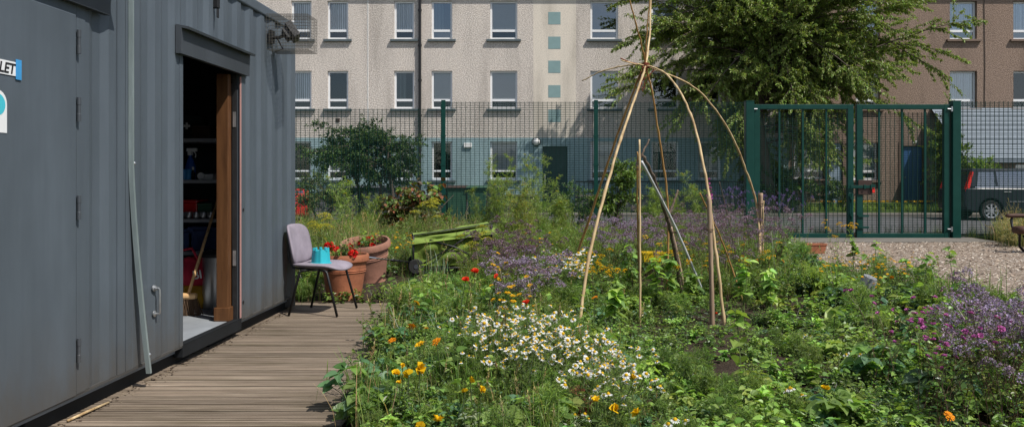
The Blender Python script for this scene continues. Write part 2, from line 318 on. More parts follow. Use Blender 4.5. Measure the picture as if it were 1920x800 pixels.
M = dict(
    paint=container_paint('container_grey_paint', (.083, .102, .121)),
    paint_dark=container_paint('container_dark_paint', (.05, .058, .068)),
    rail=simple('container_rail_paint', (.014, .016, .018), .6, 0, .3, 6, spec=.2),
    galv=simple('galvanised_strip', (.36, .43, .43), .38, .5, .2, 8, stretch=(3, 3, .5)),
    zinc=simple('zinc_fitting', (.5, .51, .52), .35, .8, .2, 20),
    black=simple('black_metal', (.013, .013, .014), .45, 0, .3, 20),
    blackplastic=simple('black_plastic', (.02, .02, .021), .5, 0, .3, 20),
    rubber=simple('rubber', (.018, .018, .018), .8, 0, .2, 20),
    green=simple('green_fence_paint', (.004, .046, .036), .45, 0, .2, 5, spec=.22),
    wire=simple('green_fence_wire', (.005, .030, .024), .5, 0, .2, 5, spec=.2),
    cage=simple('rusty_wire', (.13, .12, .10), .55, .3, .45, 25),
    chair=simple('grey_vinyl', srgb(140, 131, 141), .65, 0, .24, 6, .12, 60),
    aqua=simple('aqua_plastic', (.03, .42, .50), .42, 0, .08, 14),
    terra=simple('terracotta', (.35, .125, .062), .85, 0, .38, 7, .25, 70),
    terra2=simple('faded_terracotta', (.33, .16, .11), .85, 0, .38, 6, .25, 70),
    lime=simple('lime_canvas', (.185, .27, .045), .8, 0, .16, 9, .5, 22),
    lime_shaded=simple('lime_canvas_shade', (.15, .225, .03), .85, 0, .2, 9, .5, 18),  # darker lime copy, shade under the rim flap put into the tub colour
    greypot=simple('grey_plastic', (.22, .225, .23), .5, 0, .15, 12),
    yellow=simple('yellow_plastic', (.72, .5, .01), .45, 0, .1, 10),
    brick=simple('red_brick', (.30, .085, .055), .9, 0, .3, 25, .5, 90),
    upvc=simple('white_upvc', (.78, .79, .80), .4, 0, .03, 2),
    sillA=simple('slate_grey_sill', (.10, .125, .135), .8, 0, .2, 4),
    sillB=simple('brown_stone_sill', (.19, .135, .105), .9, 0, .2, 4),
    harlA=harl('cream_roughcast', (.47, .41, .362), (.73, .665, .60)),
    harlB=harl('brown_roughcast', (.20, .142, .108), (.33, .245, .195)),
    panel=harl('smooth_cream_render', (.68, .61, .52), (.72, .65, .555), .1),
    teal=harl('teal_base_render', (.26, .36, .385), (.30, .41, .43), .15),
    tealsq=simple('teal_square_tile', (.22, .33, .33), .6, 0, .12, 3),
    room=simple('dark_room', (.012, .013, .015), .9, 0, .2, 2),
    glass=glass_mat('window_glass', (.93, .96, .98), .08),
    glass2=glass_mat('window_glass_sky', (.8, .86, .92), .20),
    carglass=glass_mat('car_glass', (.2, .25, .28), .3),
    doorblue=simple('blue_door_paint', (.03, .09, .22), .4, 0, .12, 3),
    doorgreen=simple('dark_green_door', (.012, .035, .035), .4, 0, .12, 3),
    doorgrey=simple('grey_blue_door', (.25, .32, .40), .5, 0, .12, 3),
    slate=simple('slate_roof', (.20, .235, .275), .75, 0, .2, 7, .4, 9),
    roof=simple('brown_roof_tile', (.10, .07, .06), .9, 0, .3, 6, .5, 8),
    carpaint=simple('dark_blue_car_paint', (.010, .015, .021), .3, 0, .1, 3, 0, 1, .35),
    redpaint=simple('red_car_paint', (.5, .018, .02), .2, 0, .05, 3, 0, 1, .6),
    tail=simple('red_lamp', (.75, .02, .015), .2, 0, .1, 3, 0, 1, .6),
    alloy=simple('alloy_rim', (.55, .56, .58), .3, .85, .1, 5),
    plate=simple('yellow_plate', (.7, .5, .05), .5, 0, .05, 5),
    bin_green=simple('bin_green', (.028, .085, .05), .5, 0, .15, 4),
    bin_grey=simple('bin_grey', (.05, .055, .065), .5, 0, .15, 4),
    bin_brown=simple('bin_brown_lid', (.045, .024, .018), .5, 0, .15, 4),
    bark=simple('bark', (.09, .07, .055), .95, 0, .4, 18, .9, 30),
    bamboo=wood_mat('peeled_willow', srgb(136, 106, 68), srgb(214, 190, 148), 2, .6, 9),
    cane=wood_mat('brown_cane', srgb(140, 100, 55), srgb(185, 146, 92), 2, .6, 14),
    lath=wood_mat('sawn_stake', srgb(118, 96, 78), srgb(176, 152, 128), 2, .85),
    branch=simple('old_branch', (.13, .095, .07), .95, 0, .5, 20, .9, 40),
    tubegrey=simple('galvanised_tube', (.55, .56, .57), .5, .15, .2, 14),
    jamb=wood_mat('varnished_jamb', srgb(74, 47, 27), srgb(104, 70, 42), 2, .55),
    dark_wood=wood_mat('dark_bench_wood', srgb(50, 33, 26), srgb(92, 66, 54), 0, .6),
    seal=simple('pink_door_seal', (.5, .28, .25), .6),
    floor=simple('grey_floor_paint', (.26, .28, .30), .6, 0, .2, 4),
    twine=simple('red_brown_twine', (.20, .05, .025), .9, 0, .3, 30),
    paper=simple('white_paper', (.75, .76, .76), .7, 0, .05, 5),
    ink=simple('black_ink', (.012, .012, .014), .7),
    tape=simple('blue_tape', (.05, .30, .62), .55, 0, .15, 30),
    cyan=simple('cyan_print', (.06, .48, .58), .5),
    chrome=simple('chrome_tube', (.62, .63, .65), .22, .9, .1, 10),
    white=simple('white_paint', (.8, .8, .78), .5, 0, .05, 6),
    concrete=ground_mat('concrete', [(.3, (.10, .092, .08)), (.55, (.18, .165, .145)), (.75, (.26, .24, .215))], 2, 40, .3, .01),
    asphalt=ground_mat('asphalt', [(.3, (.06, .06, .062)), (.55, (.115, .115, .118)), (.75, (.19, .19, .19))], 1.2, 80, .4, .01),
    soil=ground_mat('garden_soil', [(.3, (.02, .014, .01)), (.5, (.05, .036, .026)), (.68, (.11, .085, .062)), (.85, (.2, .165, .125))], 4, 45, 1.0, .05),
    chipbed=ground_mat('woodchip_bed', [(.3, (.10, .075, .055)), (.5, (.26, .205, .16)), (.7, (.46, .39, .32))], 6, 55, 1.0, .03),
    grass=ground_mat('rough_grass', [(.3, (.03, .05, .014)), (.55, (.065, .10, .028)), (.75, (.12, .14, .05))], 2, 60, .8, .03),
    earth=ground_mat('far_ground', [(.3, (.05, .06, .03)), (.55, (.09, .10, .05)), (.75, (.14, .13, .08))], .4, 10, .5, .05),
    deck=deck_mat(),
    bag_red=simple('red_bag_fabric', (.42, .015, .04), .8, 0, .2, 8, .5, 15),
    bag_yellow=simple('yellow_bag_fabric', (.5, .28, .02), .8, 0, .2, 8, .5, 15),
    firstaid=simple('dark_green_bag', (.012, .02, .02), .8, 0, .2, 8, .5, 15),
    blueplastic=simple('blue_plastic', (.02, .10, .42), .4, 0, .1, 8),
    bluecan=simple('blue_can_print', (.03, .22, .5), .4, 0, .1, 8),
    shelf=simple('grey_shelf', (.32, .33, .35), .5, .2, .12, 6),
    broomwood=wood_mat('pale_broom_wood', srgb(206, 160, 108), srgb(228, 188, 138), 0, .5),
    bristle=simple('brown_bristle', (.10, .06, .035), .9, 0, .35, 50, .8, 120),
    steel=simple('brushed_steel', (.5, .5, .5), .35, .9, .1, 8),
    junk=simple('dark_blue_fabric', (.03, .05, .13), .9, 0, .4, 6, .5, 12),
)
def curtain_mat(name, c, fr=26, axis='X'):
    m, nt, b = nt_mat(name)
    w = N(nt, 'ShaderNodeTexWave', Scale=fr / 6.28 * .6, Distortion=1.2, Detail=2, bands_direction=axis); nt.links.new(coords(nt), w.inputs['Vector'])
    cc = ramp(nt, w.outputs['Fac'], [(.0, tuple(np.array(c) * .55)), (.6, c), (1, tuple(np.clip(np.array(c) * 1.15, 0, 1)))]); nt.links.new(cc, b.inputs['Base Color'])
    b.inputs['Roughness'].default_value = .9
    bp = N(nt, 'ShaderNodeBump', Strength=.5, Distance=.03); nt.links.new(w.outputs['Fac'], bp.inputs['Height']); nt.links.new(bp.outputs['Normal'], b.inputs['Normal'])
    return m
M['net'] = curtain_mat('net_curtain', (.85, .86, .86), 40)
M['blind'] = curtain_mat('grey_slat_blind', (.66, .66, .65), 90, 'Z')
M['drape'] = curtain_mat('green_grey_drape', (.22, .25, .24), 24)
# ================================================================== SETTING
def grid_sheet(name, x0, x1, y0, y1, nx, ny, zf, mat, holes=None):
    xs = np.linspace(x0, x1, nx); ys = np.linspace(y0, y1, ny)
    Xg, Yg = np.meshgrid(xs, ys); Zg = zf(Xg, Yg)
    V = np.stack([Xg.ravel(), Yg.ravel(), Zg.ravel()], 1)
    i = np.arange(nx - 1)[None, :] + np.arange(ny - 1)[:, None] * nx
    Q = np.stack([i, i + 1, i + nx + 1, i + nx], -1).reshape(-1, 4)
    return struct(MB().add(V, Q).build(name, mat, smooth=True))
def noise2(x, y, s=1.0, seed=0):
    r = np.random.RandomState(seed + 5); t = 0
    for k in range(7):
        a = r.rand() * 6.28; f = s * (.6 + r.rand() * 2.2); p = r.rand() * 6.28
        t = t + np.sin(f * (x * math.cos(a) + y * math.sin(a)) + p)
    return t / 7
def path_edge(y):           # left edge of the woodchip path at depth y
    return np.interp(y, [0, 6, 7.5, 9, 10.5, 12, 13.4, 14.6, 15.4], [9.0, 6.6, 4.9, 4.3, 4.15, 4.1, 4.1, 4.1, 4.0]) + .12 * np.sin(y * 2.3)
def soil_z(x, y):
    return .015 + .035 * noise2(x, y, 2.2, 1) + .012 * noise2(x, y, 11, 2)
g = MB(); g.add([(-900, -60, -.09), (900, -60, -.09), (900, 1500, -.09), (-900, 1500, -.09)], [(0, 1, 2, 3)])
struct(g.build('ground', M['earth']))
grid_sheet('garden_soil', -8, 10, -1.5, 16.75, 180, 180,
           lambda X, Y: np.where((X < -1.02) & (Y < 8.08), -.10, np.where(X > path_edge(Y) - .05, -.06, soil_z(X, Y))), M['soil'])
grid_sheet('woodchip_path', 4.0, 12, -1.5, 15.75, 60, 120, lambda X, Y: np.where(X > path_edge(Y), .004 + .018 * noise2(X, Y, 3, 9), -.08), M['chipbed'])
m = MB(); m.span((3.9, 15.6, -.08), (8.75, 16.95, .03)); struct(m.build('concrete_threshold', M['concrete'], bevel=.01))
m = MB(); m.span((-60, 17.6, -.2), (60, 26.6, -.02)); struct(m.build('road', M['asphalt']))
m = MB(); m.span((-60, 17.47, -.2), (60, 17.597, .055)); struct(m.build('kerb', M['concrete'], bevel=.015))
m = MB(); m.span((-60, 26.603, -.2), (60, 26.75, .09)); struct(m.build('kerb', M['concrete'], bevel=.015))
m = MB(); m.span((-60, 16.76, -.2), (60, 17.467, .015)); struct(m.build('verge_strip', M['grass']))
m = MB(); m.span((-60, 26.753, -.2), (60, 28.1, .07)); struct(m.build('pavement', M['concrete']))
grid_sheet('grass_verge', -40, 50, 28.1, 31.0, 120, 14, lambda X, Y: .06 + (Y - 28.1) * .09 + .02 * noise2(X, Y, 2, 4), M['grass'])
# ridged deck: every board with its grooves in one sheet
prof = []; dcol = []
y = 1.2; pitch = .13
while y < 7.98:
    dz = random.uniform(-.002, .002); w = pitch - .012; tone = random.uniform(.9, 1.1)
    prof.append((y, -.03)); prof.append((y + .002, dz - .001)); dcol += [.15, tone]
    ng = 4; gw = w / ng
    for k in range(ng):
        a = y + .003 + k * gw
        rt_ = tone * random.uniform(.76, 1.2); dcol += [rt_, rt_, tone * .3, tone * .3]
        prof += [(a, dz), (a + gw * .62, dz), (a + gw * .70, dz - .006), (a + gw * .92, dz - .006)]
    prof += [(y + w, dz), (y + w + .001, -.03)]; dcol += [tone, .15]
    y += pitch
P = np.array(prof); nx = 2
V = np.concatenate([np.stack([np.full(len(P), x), P[:, 0], P[:, 1]], 1) for x in (-2.62, -1.06)])
n = len(P); Q = [(i, i + n, i + n + 1, i + 1) for i in range(n - 1)]
dcl = A = np.repeat(np.array(dcol + dcol)[:, None], 3, 1); d = MB().add(V, Q, col=dcl); d.span((-2.62, 1.2, -.09), (-1.06, 7.98, -.032))
struct(d.build('deck', M['deck']))

# ================================================================== CONTAINER
WX = -2.47
cont = thing('shipping_container', 'dark grey corrugated steel container with an open doorway beside the deck', 'container', (0, 0, 0))
def corr(mb, y0, y1, z0, z1, x=WX, dep=.019, pitch=.262, ph=.02):
    pts = []; k0 = math.floor((y0 - ph) / pitch)
    pr = [(0, 0), (.28, 0), (.5, -dep), (.78, -dep), (1.0, 0)]
    def f(y):
        t = ((y - ph) / pitch) % 1
        return float(np.interp(t, [a for a, _ in pr], [b for _, b in pr]))
    ys = {y0, y1}
    k = k0
    while ph + k * pitch < y1:
        for a, _ in pr[:-1]:
            yy = ph + (k + a) * pitch
            if y0 < yy < y1: ys.add(yy)
        k += 1
    ys = sorted(ys)
    V = [(x + f(yy), yy, z) for yy in ys for z in (z0, z1)]
    Q = [(2 * i, 2 * i + 2, 2 * i + 3, 2 * i + 1) for i in range(len(ys) - 1)]
    mb.add(V, Q)
w = MB()
D1a, D1b, D2a, D2b, ZT = 3.05, 4.15, 5.37, 6.37, 2.655
corr(w, 1.72, D1a - .09, .13, ZT); corr(w, D1a - .09, D1b + .09, 2.16, ZT)
corr(w, D1b + .09, 4.56, .13, ZT); corr(w, 4.72, D2a - .05, .13, ZT); corr(w, D2a - .05, D2b + .1, 2.1, ZT); corr(w, D2b + .1, 7.64, .13, ZT)
w.build('side_panel', M['paint'], cont)
# flat plates: door surrounds, the seam between two panels, corner post
for A0, B0 in (((WX - .045, D1a - .09, .13), (WX + .004, D1a, 2.16)), ((WX - .045, D1b + .012, .13), (WX + .004, D1b + .09, 2.16)), ((WX - .045, D1a, 2.1), (WX + .003, D1b + .012, 2.16)),
               ((WX - .07, D2a - .05, .13), (WX + .004, D2a, 2.1)), ((WX - .07, D2b + .02, .13), (WX + .004, D2b + .1, 2.1))):
    MB().span(A0, B0).build('door_surround', M['paint'], cont)
for A0, B0 in (((WX - .05, 4.56, .13), (WX + .002, 4.642, ZT)), ((WX - .05, 4.65, .13), (WX + .002, 4.72, ZT))): MB().span(A0, B0).build('seam_plate', M['paint'], cont)
c = MB(); c.span((WX - .16, 7.64, .02), (WX - .004, 7.77, 2.76)); c.build('corner_post', M['paint'], cont, bevel=.012)
c = MB(); c.span((WX - .12, 1.7, ZT), (WX + .012, 7.772, 2.745)); c.build('top_rail', M['paint'], cont, bevel=.012)
c = MB()
gaps = [(3.6, 3.86), (5.62, 5.95)]
ys = [1.7] + [v for g_ in gaps for v in g_] + [7.72]
for a, b_ in zip(ys[::2], ys[1::2]): c.span((WX - .16, a, .0), (WX - .065, b_, .118))
c.build('bottom_rail', M['rail'], cont, bevel=.008)
c = MB(); c.span((WX - .05, 1.7, .118), (WX - .0, D2a, .132)); c.span((WX - .05, D2b + .02, .118), (WX, 7.7, .132)); c.build('bottom_flange', M['paint_dark'], cont)
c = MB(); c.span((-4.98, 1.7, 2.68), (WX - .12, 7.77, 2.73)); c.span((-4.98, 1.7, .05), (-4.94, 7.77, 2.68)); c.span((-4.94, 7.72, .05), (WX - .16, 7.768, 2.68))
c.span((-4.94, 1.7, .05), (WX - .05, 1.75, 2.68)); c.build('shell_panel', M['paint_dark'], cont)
c = MB(); c.span((-4.94, 1.76, .08), (WX - .05, 7.71, .132)); c.build('floor', M['floor'], cont)
c = MB(); c.span((WX - .06, D2a, .05), (WX + .004, D2b + .02, .135)); c.span((WX - .002, D2a, .135), (WX + .006, D2b + .02, .142))
c.build('threshold', M['rail'], cont, bevel=.004)
# the closed steel door
sd = MB().span((WX - .035, D1a + .008, .125), (WX + .012, D1b, 2.1)).build('steel_door', M['paint'], cont, bevel=.006)
for zc in (1.96, 1.61, 1.10, .36):
    h = MB(); h.lathe([(.0105, -.062), (.0105, -.024), (.009, -.022), (.009, .022), (.0105, .024), (.0105, .062)], 12, (WX + .02, D1b + .008, zc), caps=True)
    h.build('hinge', M['paint_dark'], sd)
# door sign and sticker
def text_mesh(txt, size, name, mat, parent, Mx, shear=0, extr=.0008):
    cu = bpy.data.curves.new(name, 'FONT'); cu.body = txt; cu.size = size; cu.extrude = extr; cu.shear = shear; cu.align_x = 'RIGHT'; cu.offset = .0012 * size / .06
    o = bpy.data.objects.new(name, cu); COL.objects.link(o); bpy.context.view_layer.update()
    me = bpy.data.meshes.new_from_object(o.evaluated_get(bpy.context.evaluated_depsgraph_get()))
    bpy.data.objects.remove(o); me.transform(Mx); me.materials.clear(); me.materials.append(mat); me.name = name
    r = bpy.data.objects.new(name, me); COL.objects.link(r); r.parent = parent; return r
XF = Matrix(((0, 0, 1, 0), (1, 0, 0, 0), (0, 1, 0, 0), (0, 0, 0, 1)))       # text plane -> wall facing +X, reading along +Y
ysign = 3.675; zs = 1.25 + 205 * 3.67 / F
sg = MB().span((WX + .013, 3.28, zs - .032), (WX + .016, ysign, zs + .032)).build('door_notice', M['paper'], sd)
sg.rotation_euler = (0, 0, 0)
text_mesh('TOILET', .066, 'lettering', M['ink'], sg, Matrix.Translation((WX + .017, ysign - .012, zs - .023)) @ XF, .2)
MB().span((WX + .0165, ysign - .004, zs - .046), (WX + .0185, ysign + .034, zs + .046)).build('tape', M['tape'], sg)
st = MB(); yc = 3.555; zc = 1.25 + 140 * 3.6 / F
pr = [(yc - .06, zc - .13), (yc + .06, zc - .13)] + [(yc + .06 * math.cos(a), zc + .0 + .06 * math.sin(a)) for a in np.linspace(0, PI, 14)]
st.prism(pr, WX + .0125, WX + .0145, 'X'); so = st.build('sticker', M['paper'], sd)
k = MB(); k.prism([(yc + .048 * math.cos(a), zc - .005 + .048 * math.sin(a)) for a in np.linspace(0, 2 * PI, 26)[:-1]], WX + .0146, WX + .0156, 'X'); k.build('print', M['cyan'], so)
# canopy over the closed door (its end shows) and over the open one
def canopy(y0, y1, z0, z1, out):
    q = MB(); q.prism([(WX + .005, z0), (WX + .04, z0), (WX + .045, z1 - .012), (WX + out, z1 - .02), (WX + out + .004, z1 - .004), (WX + .005, z1 + .012)], y0, y1, 'Y')
    return q.build('door_canopy', M['paint_dark'], cont, fixn=True)
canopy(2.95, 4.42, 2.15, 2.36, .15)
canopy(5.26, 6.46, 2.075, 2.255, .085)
# open doorway: jambs, seal, wooden post, latch plates
q = MB(); q.span((WX - .155, D2b - .085, .133), (WX - .062, D2b - .02, 2.075)); q.span((WX - .17, D2b - .1, .133), (WX - .05, D2b - .012, .24)); q.build('wooden_post', M['jamb'], cont, bevel=.004)
q = MB(); q.span((WX - .058, D2b - .012, .135), (WX - .03, D2b + .018, 2.08)); q.build('jamb', M['blackplastic'], cont)
q = MB(); q.span((WX - .006, D2b + .006, .135), (WX + .002, D2b + .019, 2.06)); q.build('door_seal', M['seal'], cont)
for zz in (1.72, .62): MB().span((WX - .052, D2b - .018, zz - .06), (WX - .028, D2b - .0125, zz + .06)).build('latch_plate', M['zinc'], cont)
for zz in (1.0, .26): MB().lathe([(.014, 0), (.014, .004)], 14, (WX + .004, D2b + .05, zz), axis='X', caps=True).build('bolt_hole', M['black'], cont)
# peeled galvanised strip with rivets
s = MB(); n = 24; V = []
for i in range(n):
    t = i / (n - 1); z = 2.66 - t * 2.57
    dy = .095 * max(0, (t - .53) / .47) ** 1.25; dx = .055 * max(0, (t - .5) / .5) ** 1.5
    ww = .036 + .006 * t
    for (a, b_) in ((0, .004), (.0, .03), (.012, .031), (ww, .018), (ww, .004)): V.append((WX + b_ + dx, 4.675 + dy + a, z))
Q = [(i * 5 + k, i * 5 + k + 1, (i + 1) * 5 + k + 1, (i + 1) * 5 + k) for i in range(n - 1) for k in range(4)]
s.add(V, Q); sp = s.build('seam_strip', M['galv'], cont, auto=40)
for zz, t in ((2.37, .113), (1.34, .51), (.20, .955)):
    dy = .095 * max(0, (t - .53) / .47) ** 1.25; dx = .055 * max(0, (t - .5) / .5) ** 1.5
    r = MB(); r.lathe([(.011, 0), (.009, .004), (.004, .007), (.0, .008)], 12, (WX + dx + .026, 4.70 + dy, zz), axis='X'); r.build('rivet', M['zinc'], sp, smooth=True)
# pull handle with eye bolt near the sill
yh, zh = 4.98, .47
q = MB(); q.tube([(WX, yh, zh + .10), (WX + .032, yh, zh + .10), (WX + .036, yh + .004, zh + .09), (WX + .036, yh + .006, zh - .05), (WX + .032, yh + .006, zh - .06), (WX, yh + .006, zh - .06)], .0065, 8)
q.lathe([(.02, 0), (.02, .006), (.014, .008), (.014, .018), (.0, .02)], 12, (WX, yh, zh + .1), axis='X'); q.lathe([(.02, 0), (.02, .006), (.012, .01), (.0, .012)], 12, (WX, yh + .006, zh - .06), axis='X')
q.build('pull_handle', M['zinc'], cont, auto=40)
q = MB(); q.lathe([(.018, 0), (.018, .01), (.01, .022), (0, .024)], 10, (WX - .012, 4.86, .41), axis='X'); q.build('bolt_head', M['black'], cont)
q = MB(); q.span((WX - .03, 5.86, 2.50), (WX + .035, 5.90, 2.58)); q.span((WX + .02, 5.865, 2.43), (WX + .03, 5.895, 2.5)); q.build('bracket', M['black'], cont, bevel=.006)

# ---- floodlight with its wire guard
fl = thing('floodlight', 'black floodlight inside a rusty wire guard at the top corner of the container', 'floodlight', (WX, 7.06, 2.525))
q = MB(); x0, x1, y0, y1, z0, z1 = .012, .37, -.14, .14, -.155, .15; wr = .0012; st_ = .0255
def wire(a, b): q.tube([a, b], wr, 4, caps=False)
for zz in np.arange(z0, z1 + .001, st_):
    wire((x0, y0, zz), (x1, y0, zz)); wire((x0, y1, zz), (x1, y1, zz)); wire((x1, y0, zz), (x1, y1, zz))
for xx in np.arange(x0, x1 + .001, st_):
    for yy in (y0, y1): wire((xx, yy, z0), (xx, yy, z1))
    for zz in (z0, z1): wire((xx, y0, zz), (xx, y1, zz))
for yy in np.arange(y0, y1 + .001, st_):
    wire((x1, yy, z0), (x1, yy, z1))
    for zz in (z0, z1): wire((x0, yy, zz), (x1, yy, zz))
q.build('wire_guard', M['cage'], fl)
R1 = Matrix.Rotation(math.radians(-35), 4, 'Y') @ Matrix.Rotation(math.radians(25), 4, 'Z')
q = MB()
h = MB(); h.span((-.03, -.075, -.075), (.03, .075, .075)); h.span((-.055, -.05, -.05), (-.03, .05, .05))
for k in range(5): h.span((-.075, -.05 + k * .024, -.05), (-.055, -.044 + k * .024, .05))
q.merge(h, Matrix.Translation((.19, 0, .02)) @ R1); q.build('lamp_housing', M['black'], fl, bevel=.004)
h = MB(); h.span((.031, -.06, -.06), (.034, .06, .06)); q = MB(); q.merge(h, Matrix.Translation((.19, 0, .02)) @ R1); q.build('lens', M['paper'], fl)
q = MB(); q.tube([(0, 0, -.03), (.08, 0, -.03), (.15, .0, .0)], .016, 8); q.tube([(.05, .02, -.03), (.1, .03, -.13), (.03, .03, -.15)], .007, 6); q.span((-.001, -.05, -.08), (.02, .05, .03)); q.build('arm', M['black'], fl)

# ================================================================== INSIDE THE CONTAINER
sh = thing('shelving_unit', 'grey metal shelving unit at the back of the dark container', 'shelving', (0, 0, 0))
YS = 7.15; sx0, sx1 = -4.1, -2.86
for zz in (1.61, 1.24, .89, .60): MB().span((sx0, YS, zz - .03), (sx1, YS + .42, zz)).build('shelf', M['shelf'], sh)
for xx in (sx0 - .032, sx1 + .002):
    for yy in (YS + .002, YS + .38): MB().span((xx, yy, .133), (xx + .03, yy + .03, 2.1)).build('upright', M['shelf'], sh)
def bottle(name, label, cat, loc, prof, mat, capmat=None, cap=None, trigger=False):
    t = thing(name, label, cat, loc)
    MB().lathe(prof, 20).build('body', mat, t, smooth=True)
    if cap: MB().lathe(cap, 16, caps=True).build('cap', capmat, t)
    if trigger:
        z = prof[-1][1]
        q = MB(); q.span((-.018, -.018, z), (.018, .018, z + .035)); q.span((-.03, -.014, z + .035), (.06, .014, z + .065)); q.tube([(.03, 0, z + .04), (.05, 0, z + .01), (.045, 0, z - .02)], .006, 6)
        q.build('spray_trigger', capmat, t, bevel=.003)
    return t
bottle('spray_bottle', 'blue trigger spray bottle with a pale nozzle on the second shelf', 'bottle', (X_at(357, 7.25), 7.25, 1.241),
       [(0, 0), (.045, 0), (.047, .02), (.046, .12), (.03, .17), (.016, .2), (.015, .22)], M['blueplastic'], M['paper'], None, True)
for i, (px, lab) in enumerate([(345, 'blue tin at the left end of the second shelf, left of the spray bottle'), (352, 'blue tin standing in front of the spray bottle')]):
    bottle('tin', lab, 'tin', (X_at(px + 1, 7.19), 7.19, 1.241), [(0, 0), (.03, 0), (.031, .004), (.031, .09), (.029, .095), (0, .095)], M['bluecan'], None, None)
bottle('small_bottle', 'small dark bottle with a white cap right of the blue tins', 'bottle', (X_at(362, 7.2), 7.2, 1.241), [(0, 0), (.018, 0), (.018, .06), (.007, .075), (.007, .09)], M['black'], M['paper'], [(.009, .088), (.009, .115)])
q = MB(); q.lathe([(.0, -.012), (.03, -.012), (.033, 0), (.03, .012), (0, .012)], 18, axis='Y'); o = q.build('tape_roll', M['paper'], None); o.location = (X_at(377, 7.2), 7.2, 1.2745); tag(o, 'round white roll on its edge on the second shelf', 'roll')
fa = thing('first_aid_bag', 'black first aid bag with a white cross on the top shelf', 'bag', (X_at(357, 7.3), 7.3, 1.611))
q = MB(); q.span((-.14, -.07, 0), (.14, .07, .22)); q.build('bag_body', M['firstaid'], fa, bevel=.03)
q = MB(); q.span((-.03, -.0735, .105), (.03, -.0715, .125)); q.span((-.01, -.0738, .085), (.01, -.0712, .145)); q.build('cross', M['paper'], fa)
q = MB(); q.tube([(-.06, 0, .22), (-.05, 0, .27), (.05, 0, .27), (.06, 0, .22)], .008, 6); q.build('handle', M['black'], fa)
for i, (px, z, w_, h_, mt, nm, lab, ct) in enumerate([
        (385, 1.61, .16, .12, 'bin_brown', 'storage_box', 'dark brown box at the right end of the top shelf', 'box'),
        (395, 1.24, .12, .05, 'paper', 'paper_bundle', 'flat pale bundle of papers at the right end of the second shelf', 'papers'),
        (360, .89, .18, .17, 'redpaint', 'storage_box', 'dull red box at the back of the third shelf', 'box'),
        (392, .89, .13, .14, 'bin_green', 'storage_tub', 'dark green tub at the right end of the third shelf', 'tub'),
        (350, .60, .2, .2, 'junk', 'folded_cloth', 'dark blue folded cloth on the lowest shelf at the left', 'cloth'),
        (388, .60, .26, .22, 'junk', 'fabric_bag', 'dark blue fabric bag on the lowest shelf at the right', 'bag')]):
    q = MB(); q.span((-w_ / 2, -.12, 0), (w_ / 2, .12, h_ * .85)); q.span((-w_ / 2 - .006, -.126, h_ * .85), (w_ / 2 + .006, .126, h_))
    o = q.build(nm, M[mt], None, bevel=.012); o.location = (X_at(px, 7.3), 7.32, z + .001); tag(o, lab, ct)
q = MB()
for k in range(6): q.lathe([(.0, 0), (.028, 0), (.03, .06), (.028, .062), (.026, .004), (0, .004)], 12, (k * .065 - .16, 0, 0))
o = q.build('glass_tray', M['zinc'], None, smooth=True); o.location = (X_at(360, 7.18), 7.19, .891); tag(o, 'tray of clear tumblers at the front of the third shelf', 'tray')
# shopping bag on the floor
sb = thing('shopping_bag', 'red and yellow bulging shopping bag on the floor under the shelves', 'bag', (X_at(366, 7.0), 6.98, .133))
def sack(mb, rx, ry, h, seed, z0=0, n=28, m_=14):
    r = np.random.RandomState(seed); V = []
    for i in range(m_):
        t = i / (m_ - 1); z = z0 + h * t; s_ = .82 + .28 * math.sin(PI * min(1, t * 1.15)) - .25 * t * t
        for k in range(n):
            a = 2 * PI * k / n; wob = 1 + .05 * math.sin(3 * a + 5 * t + seed) + .04 * math.sin(7 * a - 9 * t)
            V.append((rx * s_ * wob * math.cos(a), ry * s_ * wob * math.sin(a), z + .012 * math.sin(5 * a + seed) * t))
    Q = [(i * n + k, i * n + (k + 1) % n, (i + 1) * n + (k + 1) % n, (i + 1) * n + k) for i in range(m_ - 1) for k in range(n)]
    mb.add(V, Q, poly=[list(range(n))[::-1], [(m_ - 1) * n + k for k in range(n)]])
q = MB(); sack(q, .2, .12, .2, 3); q.build('lower_panel', M['bag_yellow'], sb, smooth=True)
q = MB(); sack(q, .205, .125, .23, 4, .2); q.build('upper_panel', M['bag_red'], sb, smooth=True)
q = MB(); q.tube([(-.1, -.1, .42), (-.08, -.1, .5), (.02, -.09, .52), (.08, -.1, .42)], .012, 6); q.build('handle', M['bag_red'], sb, smooth=True)
text_mesh('BI', .1, 'lettering', M['paper'], sb, Matrix.Translation((.13, -.133, .27)) @ Matrix.Rotation(-.15, 4, 'Y') @ Matrix.Rotation(PI / 2, 4, 'X'))
bn = thing('pedal_bin', 'upright brushed steel bin beside the wooden doorpost', 'bin', (X_at(402, 6.9), 6.95, .133))
MB().lathe([(0, 0), (.11, 0), (.115, .02), (.115, .44), (.0, .44)], 28).build('body', M['steel'], bn, auto=40)
MB().lathe([(.118, .44), (.118, .47), (.09, .50), (0, .51)], 28).build('lid', M['blackplastic'], bn, auto=40)
# broom leaning on the shelves
br = thing('broom', 'wooden broom with brown bristles leaning inside the doorway', 'broom', (0, 0, 0))
bx, by = X_at(353, 6.55), 6.55
V0 = Vector((bx, by, .30)); V1 = Vector((X_at(408, 7.13), 7.12, 1.05))
MB().tube([V0 - (V1 - V0) * .03, V0.lerp(V1, .5) + Vector((0, 0, .005)), V1], .0125, 10).build('handle', M['broomwood'], br, smooth=True)
q = MB(); q.span((bx - .1, by - .03, .265), (bx + .07, by + .03, .315)); q.build('head', M['broomwood'], br, bevel=.018)
q = MB(); r = np.random.RandomState(2)
for i in range(170):
    x = r.uniform(-.095, .065); yy = r.uniform(-.025, .025)
    q.tube([(bx + x, by + yy, .27), (bx + x * 1.12 + .03 + r.normal(0, .006), by + yy * 1.3 + r.normal(0, .006), .135)], [.003, .0022], 4, caps=False)
q.build('bristles', M['bristle'], br)

